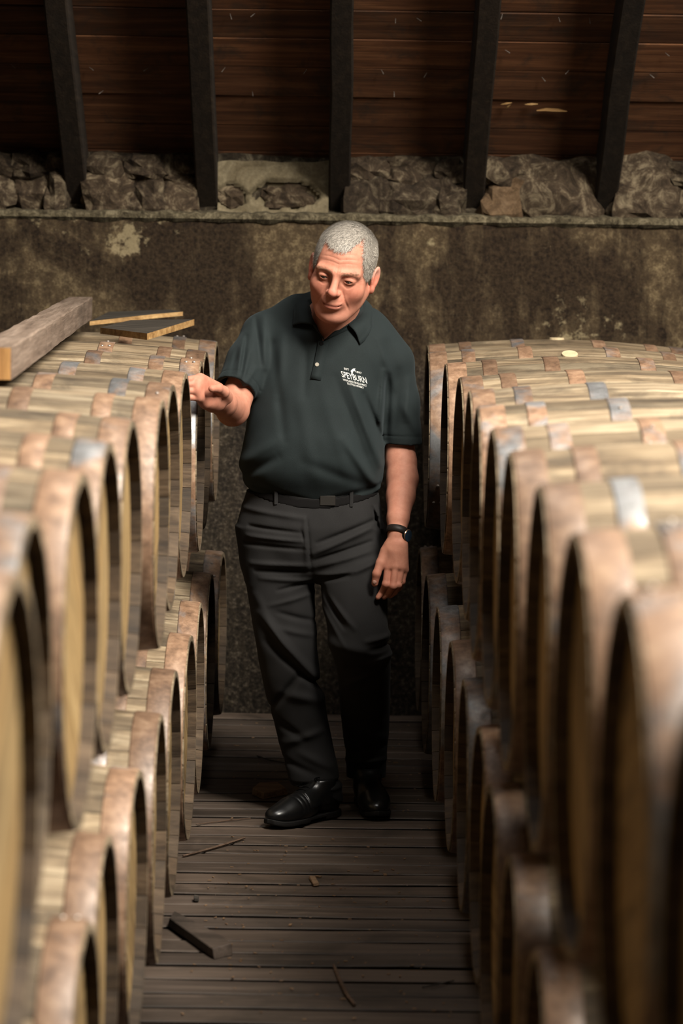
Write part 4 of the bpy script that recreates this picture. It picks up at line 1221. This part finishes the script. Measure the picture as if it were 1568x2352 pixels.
# belt
BST = rowst([(1126, 566, 869, 0.136, 0.0), (1166, 560, 872, 0.140, 0.0)])
def belt_field(P):
    d = loft(P, BST, 2.4); a = A(714, 1148)
    zc = a[2]+0.040*np.clip(np.abs(P[:, 0]-a[0]-0.01)/0.2, 0, 1)**1.6
    return np.maximum(d, np.abs(P[:, 2]-zc)-0.0145)
mk('belt', belt_field, (A(545, 1100)[0], PY-0.2, A(700, 1180)[2]), (A(890, 1100)[0], PY+0.2, A(700, 1100)[2]), 0.004, M['belt'])
c = surf(lambda P: np.minimum(belt_field(P), trousers_field(P)), 752, 1150, 0.002)
bm = bmesh.new(); bm_box(bm, (0.046, 0.006, 0.030), bevel=0.002); o = bm_obj('buckle', bm, M['buckle'], man); o.location = c-OFF
for (x, y) in ((634, 1141), (806, 1146)):
    c = surf(lambda P: np.minimum(belt_field(P), trousers_field(P)), x, y, 0.002)
    bm = bmesh.new(); bm_box(bm, (0.011, 0.006, 0.048), bevel=0.002); o = bm_obj('belt_loop', bm, M['trousers'], man); o.location = c-OFF

# collar, placket, buttons
def collar():
    top = [(741, 777, None), (722, 745, None), (711, 704, -0.045), (706, 680, 0.01), (728, 668, 0.075), (760, 668, 0.095), (800, 678, 0.085), (827, 690, 0.045), (833, 706, -0.005), (822, 726, -0.060), (801, 745, None), (742, 779, None)]
    pass
def catmull(P, n):
    P = [P[0]*2-P[1]]+list(P)+[P[-1]*2-P[-2]]; out = []
    m = len(P)-3
    for i in range(n+1):
        u = m*i/n; k = min(int(u), m-1); t = u-k
        a, b, c, d = P[k:k+4]
        out.append(0.5*((2*b)+(-a+c)*t+(2*a-5*b+4*c-d)*t*t+(-a+3*b-3*c+d)*t**3))
    return out
top = [A(721, 746, -0.112), A(711, 712, -0.075), A(706, 684, -0.010), A(724, 668, 0.065), A(765, 664, 0.095), A(806, 674, 0.080), A(831, 690, 0.030), A(834, 708, -0.030), A(820, 728, -0.080), A(799, 746, -0.112)]
lowp = [surf(shirt_field, 674, 751, 0.006), surf(shirt_field, 676, 722, 0.008), A(673, 699, 0.0), A(704, 690, 0.100), A(765, 690, 0.125), A(828, 702, 0.110), A(856, 722, 0.035), surf(shirt_field, 852, 752, 0.008), surf(shirt_field, 839, 778, 0.006), surf(shirt_field, 825, 792, 0.006)]
NC = 64
Tc, Lc = catmull(top, NC), catmull(lowp, NC); V, F = [], []
NV = 8
for i in range(NC+1):
    for j in range(NV+1):
        t = j/NV; q = Tc[i]*(1-t)+Lc[i]*t
        out = (q-A(768, 720, 0.0)); out[2] = 0; out /= np.linalg.norm(out)+1e-9
        q = q + out*0.012*math.sin(math.pi*min(1, t*1.1))*(1-0.3*t) + np.array((0, 0, 0.006*math.sin(math.pi*t)))
        V.append(q-OFF)
for i in range(NC):
    for j in range(NV):
        a = i*(NV+1)+j; F.append((a, a+1, a+NV+2, a+NV+1))
col_ = mesh_obj('collar', V, F, M['shirt'], shirt, True)
m_ = col_.modifiers.new('s', 'SOLIDIFY'); m_.thickness = 0.0035; m_.offset = 0
# inner stand of the collar against the neck
V, F = [], []
low2 = catmull([A(744, 780, -0.135), A(722, 752, -0.105), A(706, 722, -0.04), A(712, 705, 0.05), A(765, 700, 0.085), A(826, 708, 0.06), A(836, 728, -0.03), A(812, 752, -0.09), A(800, 758, -0.105), A(744, 781, -0.135)], NC)
for i in range(NC+1):
    for j in range(4): V.append(Tc[i]*(1-j/3)+low2[i]*(j/3)-OFF)
for i in range(NC):
    for j in range(3): a = i*4+j; F.append((a, a+1, a+5, a+4))
cs = mesh_obj('collar_stand', V, F, M['shirt'], shirt, True)
m_ = cs.modifiers.new('s', 'SOLIDIFY'); m_.thickness = 0.003; m_.offset = 0
def ribbon(name, pts, w, off, mat, parent, th=0.002, f=None):
    f = f or shirt_field
    P = [surf(f, x, y, off) for x, y in pts]; V, F = [], []
    for i, p in enumerate(P):
        t = P[min(i+1, len(P)-1)]-P[max(i-1, 0)]; t /= np.linalg.norm(t); s = np.cross(t, (0, -1, 0)); s /= np.linalg.norm(s)
        V += [p-s*w/2-OFF, p+s*w/2-OFF]
    for i in range(len(P)-1): F.append((2*i, 2*i+1, 2*i+3, 2*i+2))
    o = mesh_obj(name, V, F, mat, parent, True); m = o.modifiers.new('s', 'SOLIDIFY'); m.thickness = th; m.offset = 1
    return o
ribbon('placket', [(742, 785), (740, 800), (737, 815), (734, 830), (731, 845), (727, 862), (725, 872)], 0.030, 0.0012, M['shirt'], shirt)
for (x, y, m) in ((728, 838, M['button']), (738, 790, M['belt'])):
    bm = bmesh.new(); bmesh.ops.create_cone(bm, cap_ends=True, segments=16, radius1=0.0062, radius2=0.0055, depth=0.0025)
    o = bm_obj('button', bm, m, shirt); o.location = surf(shirt_field, x, y, 0.005)-OFF; o.rotation_euler = (math.radians(80), 0, 0)

# embroidered mark on the chest
def emblem():
    V, F = [], []
    ang = math.radians(-15.0); C0 = np.array((813.0, 868.0))
    # plane of the cloth at the emblem, so that every letter lies on it
    cache = {}
    def put(u, v):
        """u across, v up in picture pixels of the emblem's own frame"""
        x = C0[0] + u*math.cos(ang) + v*math.sin(ang)*0.9; y = C0[1] - (u*math.sin(ang) + v*math.cos(ang))
        k = (round(x/4), round(y/4))
        return x, y
    gx, gy = np.meshgrid(np.arange(772, 858, 6), np.arange(832, 904, 6), indexing='ij')
    G = np.array([[surf(shirt_field, x, y, 0.0016)[1] for y in gy[0]] for x in gx[:, 0]])
    # smooth the depths a little
    def depth(x, y):
        a = (x-772)/6; b = (y-832)/6; i = int(np.clip(a, 0, G.shape[0]-2)); j = int(np.clip(b, 0, G.shape[1]-2)); s, t = a-i, b-j
        return (G[i, j]*(1-s)+G[i+1, j]*s)*(1-t)+(G[i, j+1]*(1-s)+G[i+1, j+1]*s)*t
    def add_text(body_, u0, v0, width, height, arch=0.0, shear=0.0, bold=0.0, extra=None, name='lettering'):
        cu = bpy.data.curves.new('t', 'FONT'); cu.body = body_; cu.size = 1.0; cu.align_x = 'CENTER'; cu.offset = bold; cu.resolution_u = 3; cu.shear = shear
        o = bpy.data.objects.new('t', cu); COL.objects.link(o)
        bpy.context.view_layer.update()
        me = bpy.data.meshes.new_from_object(o.evaluated_get(bpy.context.evaluated_depsgraph_get()))
        bpy.data.objects.remove(o)
        co = np.array([v.co[:] for v in me.vertices]); x0, x1 = co[:, 0].min(), co[:, 0].max(); y0, y1 = co[:, 1].min(), co[:, 1].max()
        n0 = len(V)
        for q in co:
            u = (q[0]-(x0+x1)/2)/(x1-x0)*width; v = (q[1]-y0)/(y1-y0)*height
            v = v + arch*(1-(2*u/width)**2)
            X, Y = put(u0+u, v0+v)
            V.append(at(X, Y, depth(X, Y)))
        for f in me.polygons: F.append(tuple(n0+i for i in f.vertices))
        bpy.data.meshes.remove(me)
    add_text('SPEYBURN', 0, -6, 60, 15, 0.0, 0.0, 0.012)
    add_text('HIGHLAND SINGLE MALT', -1, -14.0, 56, 5.2, 0.0, 0, 0.02)
    add_text('SCOTCH WHISKY', -1, -21.0, 40, 5.2, 0.0, 0, 0.02)
    add_text('EST', -14, 14.5, 12, 5, 0, 0, 0.02)
    add_text('1897', 15, 14.5, 14, 5, 0, 0, 0.02)
    # a leaping fish over the name
    fish = [(-3, 11), (0.5, 11), (1.5, 14), (3.5, 17), (7, 20), (10, 24.5), (5.5, 23.5), (1.5, 21), (-1.5, 17.5), (-3.5, 15.5)]
    n0 = len(V)
    for (u, v) in fish:
        X, Y = put(u-1, v); V.append(at(X, Y, depth(X, Y)))
    F.append(tuple(range(n0, n0+len(fish))))
    for tri in ([(4, 17), (11, 18.5), (6, 20)], [(-2, 11), (-5, 8), (3, 8.5)]):
        n0 = len(V)
        for (u, v) in tri:
            X, Y = put(u-1, v); V.append(at(X, Y, depth(X, Y)))
        F.append((n0, n0+1, n0+2))
    o = mesh_obj('chest_emblem', [v-OFF for v in V], F, M['thread'], shirt)
    o['label'] = 'pale embroidered lettering with a small leaping fish'
emblem()

# shoes
def shoe(heel, toe, label, laces, tilt=0.0):
    heel, toe = np.array(heel), np.array(toe); d = toe-heel; d[2] = 0; d /= np.linalg.norm(d)
    ang = math.atan2(d[0], -d[1])
    R = np.array(Euler((0, 0, ang)).to_matrix())
    t = empty('shoe', (0, 0, 0), (0, 0, 0), man)
    c = (heel+toe)/2; c[2] = 0
    c = toe - d*0.170; c[2] = 0.001
    t.scale = (0.94, 1, 0.92); t.location = c-OFF; t.rotation_euler = (tilt, 0, ang); t['label'] = label
    f = shoe_field_factory(laces)
    V, Q = polygonize(f, (-0.07, -0.18, 0.0), (0.07, 0.15, 0.14), 0.0026); np_mesh('upper', V, Q, M['leather'], t)
    V, Q = polygonize(sole_field, (-0.07, -0.19, -0.01), (0.07, 0.15, 0.05), 0.0024); np_mesh('sole', V, Q, M['rubber'], t)
    if laces:
        def top(x, y):
            zs = np.linspace(0.14, 0.02, 200); q = np.stack((np.full(200, x), np.full(200, y), zs), 1); v = f(q); i = np.argmax(v < 0); return zs[i]
        VV, FF = [], []
        def tb(pts, r_):
            a, b = tube_verts(pts, r_, 6); n = len(VV); VV.extend(a); FF.extend([tuple(n+i for i in q) for q in b])
        for k, y in enumerate((-0.030, -0.012, 0.006, 0.024)):
            tb([(-0.017, y, top(-0.017, y)+0.001), (-0.006, y+0.004, top(0, y)+0.0035), (0.006, y+0.006, top(0.0, y)+0.0035), (0.017, y+0.008, top(0.017, y)+0.001)], 0.0017)
        z0 = top(0, 0.03)+0.004
        tb([(0, 0.03, z0), (-0.02, 0.035, z0+0.006), (-0.034, 0.022, z0-0.002), (-0.02, 0.018, z0-0.001), (0, 0.03, z0)], 0.0017)
        tb([(0, 0.03, z0), (0.02, 0.032, z0+0.006), (0.032, 0.018, z0-0.004), (0.018, 0.016, z0-0.001), (0, 0.03, z0)], 0.0017)
        tb([(0, 0.03, z0), (-0.018, 0.010, z0-0.004), (-0.036, -0.006, z0-0.028)], 0.0015)
        mesh_obj('laces', VV, FF, M['belt'], t, True)
    return t
shoe(fl(776, 1869), fl(613, 1904), 'black laced shoe turned to the left of the picture', True)
shoe(fl(838, 1842), fl(868, 1886), 'black shoe pointing towards the camera, half in shadow', False)

# watch, ring, nail
def watch():
    t = empty('wristwatch', (0, 0, 0), (0, 0, 0), man)
    c, ax_ = A(912, 1222, -0.158), A(914, 1190, -0.130)-A(911, 1226, -0.155); ax_ /= np.linalg.norm(ax_)
    tilt = np.array((0.10, 0, 0)); ax_ = ax_ + np.array((0.12, 0, 0)); ax_ /= np.linalg.norm(ax_)
    u = np.cross(ax_, (0, 1, 0)); u /= np.linalg.norm(u); v = np.cross(ax_, u)
    V, F = [], []; n = 40
    for k in range(n):
        w = 2*math.pi*k/n; dr = math.cos(w)*u + math.sin(w)*v
        for (r_, z_) in ((0.0310, -0.0105), (0.0330, -0.010), (0.0330, 0.010), (0.0310, 0.0105)):
            V.append(c+dr*r_+ax_*z_-OFF)
    for k in range(n):
        for j in range(4): F.append((k*4+j, k*4+(j+1) % 4, ((k+1) % n)*4+(j+1) % 4, ((k+1) % n)*4+j))
    mesh_obj('strap', V, F, M['strap'], t, True)
    nrm_ = Vector((0.80, -0.60, -0.08)).normalized()
    cc = Vector(A(929, 1229, -0.168))-Vector(OFF) + nrm_*0.007
    def disk(nm, r0, r1, dep, off, mat):
        bm = bmesh.new(); bmesh.ops.create_cone(bm, cap_ends=True, segments=32, radius1=r0, radius2=r1, depth=dep)
        o = bm_obj(nm, bm, mat, t); o.location = cc+nrm_*off; o.rotation_euler = nrm_.to_track_quat('Z', 'Y').to_euler(); return o
    disk('case', 0.0185, 0.0185, 0.008, 0.0, M['belt']); disk('bezel', 0.0188, 0.0172, 0.0022, 0.005, M['bezel']); disk('dial', 0.0168, 0.0166, 0.0012, 0.0062, M['dial'])
watch()
a, b = A(914, 1343, -0.187), A(907, 1360, -0.169)
dd = Vector(b-a).normalized(); bm = bmesh.new()
bmesh.ops.create_cone(bm, cap_ends=False, segments=24, radius1=0.0112, radius2=0.0108, depth=0.004)
o = bm_obj('ring', bm, M['ring'], man, True); o.location = Vector(A(916, 1333, -0.186)-OFF); o.rotation_euler = dd.to_track_quat('Z', 'Y').to_euler()
m_ = o.modifiers.new('s', 'SOLIDIFY'); m_.thickness = 0.0015
def nail_on(px, py, rx, rz):
    c = surf(hand_left_field, px, py, -0.0022)
    bm = bmesh.new(); bmesh.ops.create_uvsphere(bm, u_segments=16, v_segments=8, radius=1.0)
    for v in bm.verts: v.co = Vector((v.co.x*rx, v.co.y*0.004, v.co.z*rz))
    o = bm_obj('thumbnail', bm, M['fingernail'], body, True); o.location = c-OFF; o.rotation_euler = (0, math.radians(12), 0)
nail_on(860, 1337, 0.0062, 0.0078)
print('eye px', proj(HC + HRN@(np.array((-0.031, -0.09, 0.006))*HS)), proj(HC + HRN@(np.array((0.031, -0.09, 0.006))*HS)), 'nose', proj(HC + HRN@(np.array((0, -0.12, -0.024))*HS)), 'chin', proj(HC + HRN@(np.array((0, -0.085, -0.108))*HS)), 'mouth', proj(HC + HRN@(np.array((0, -0.1, -0.06))*HS)))
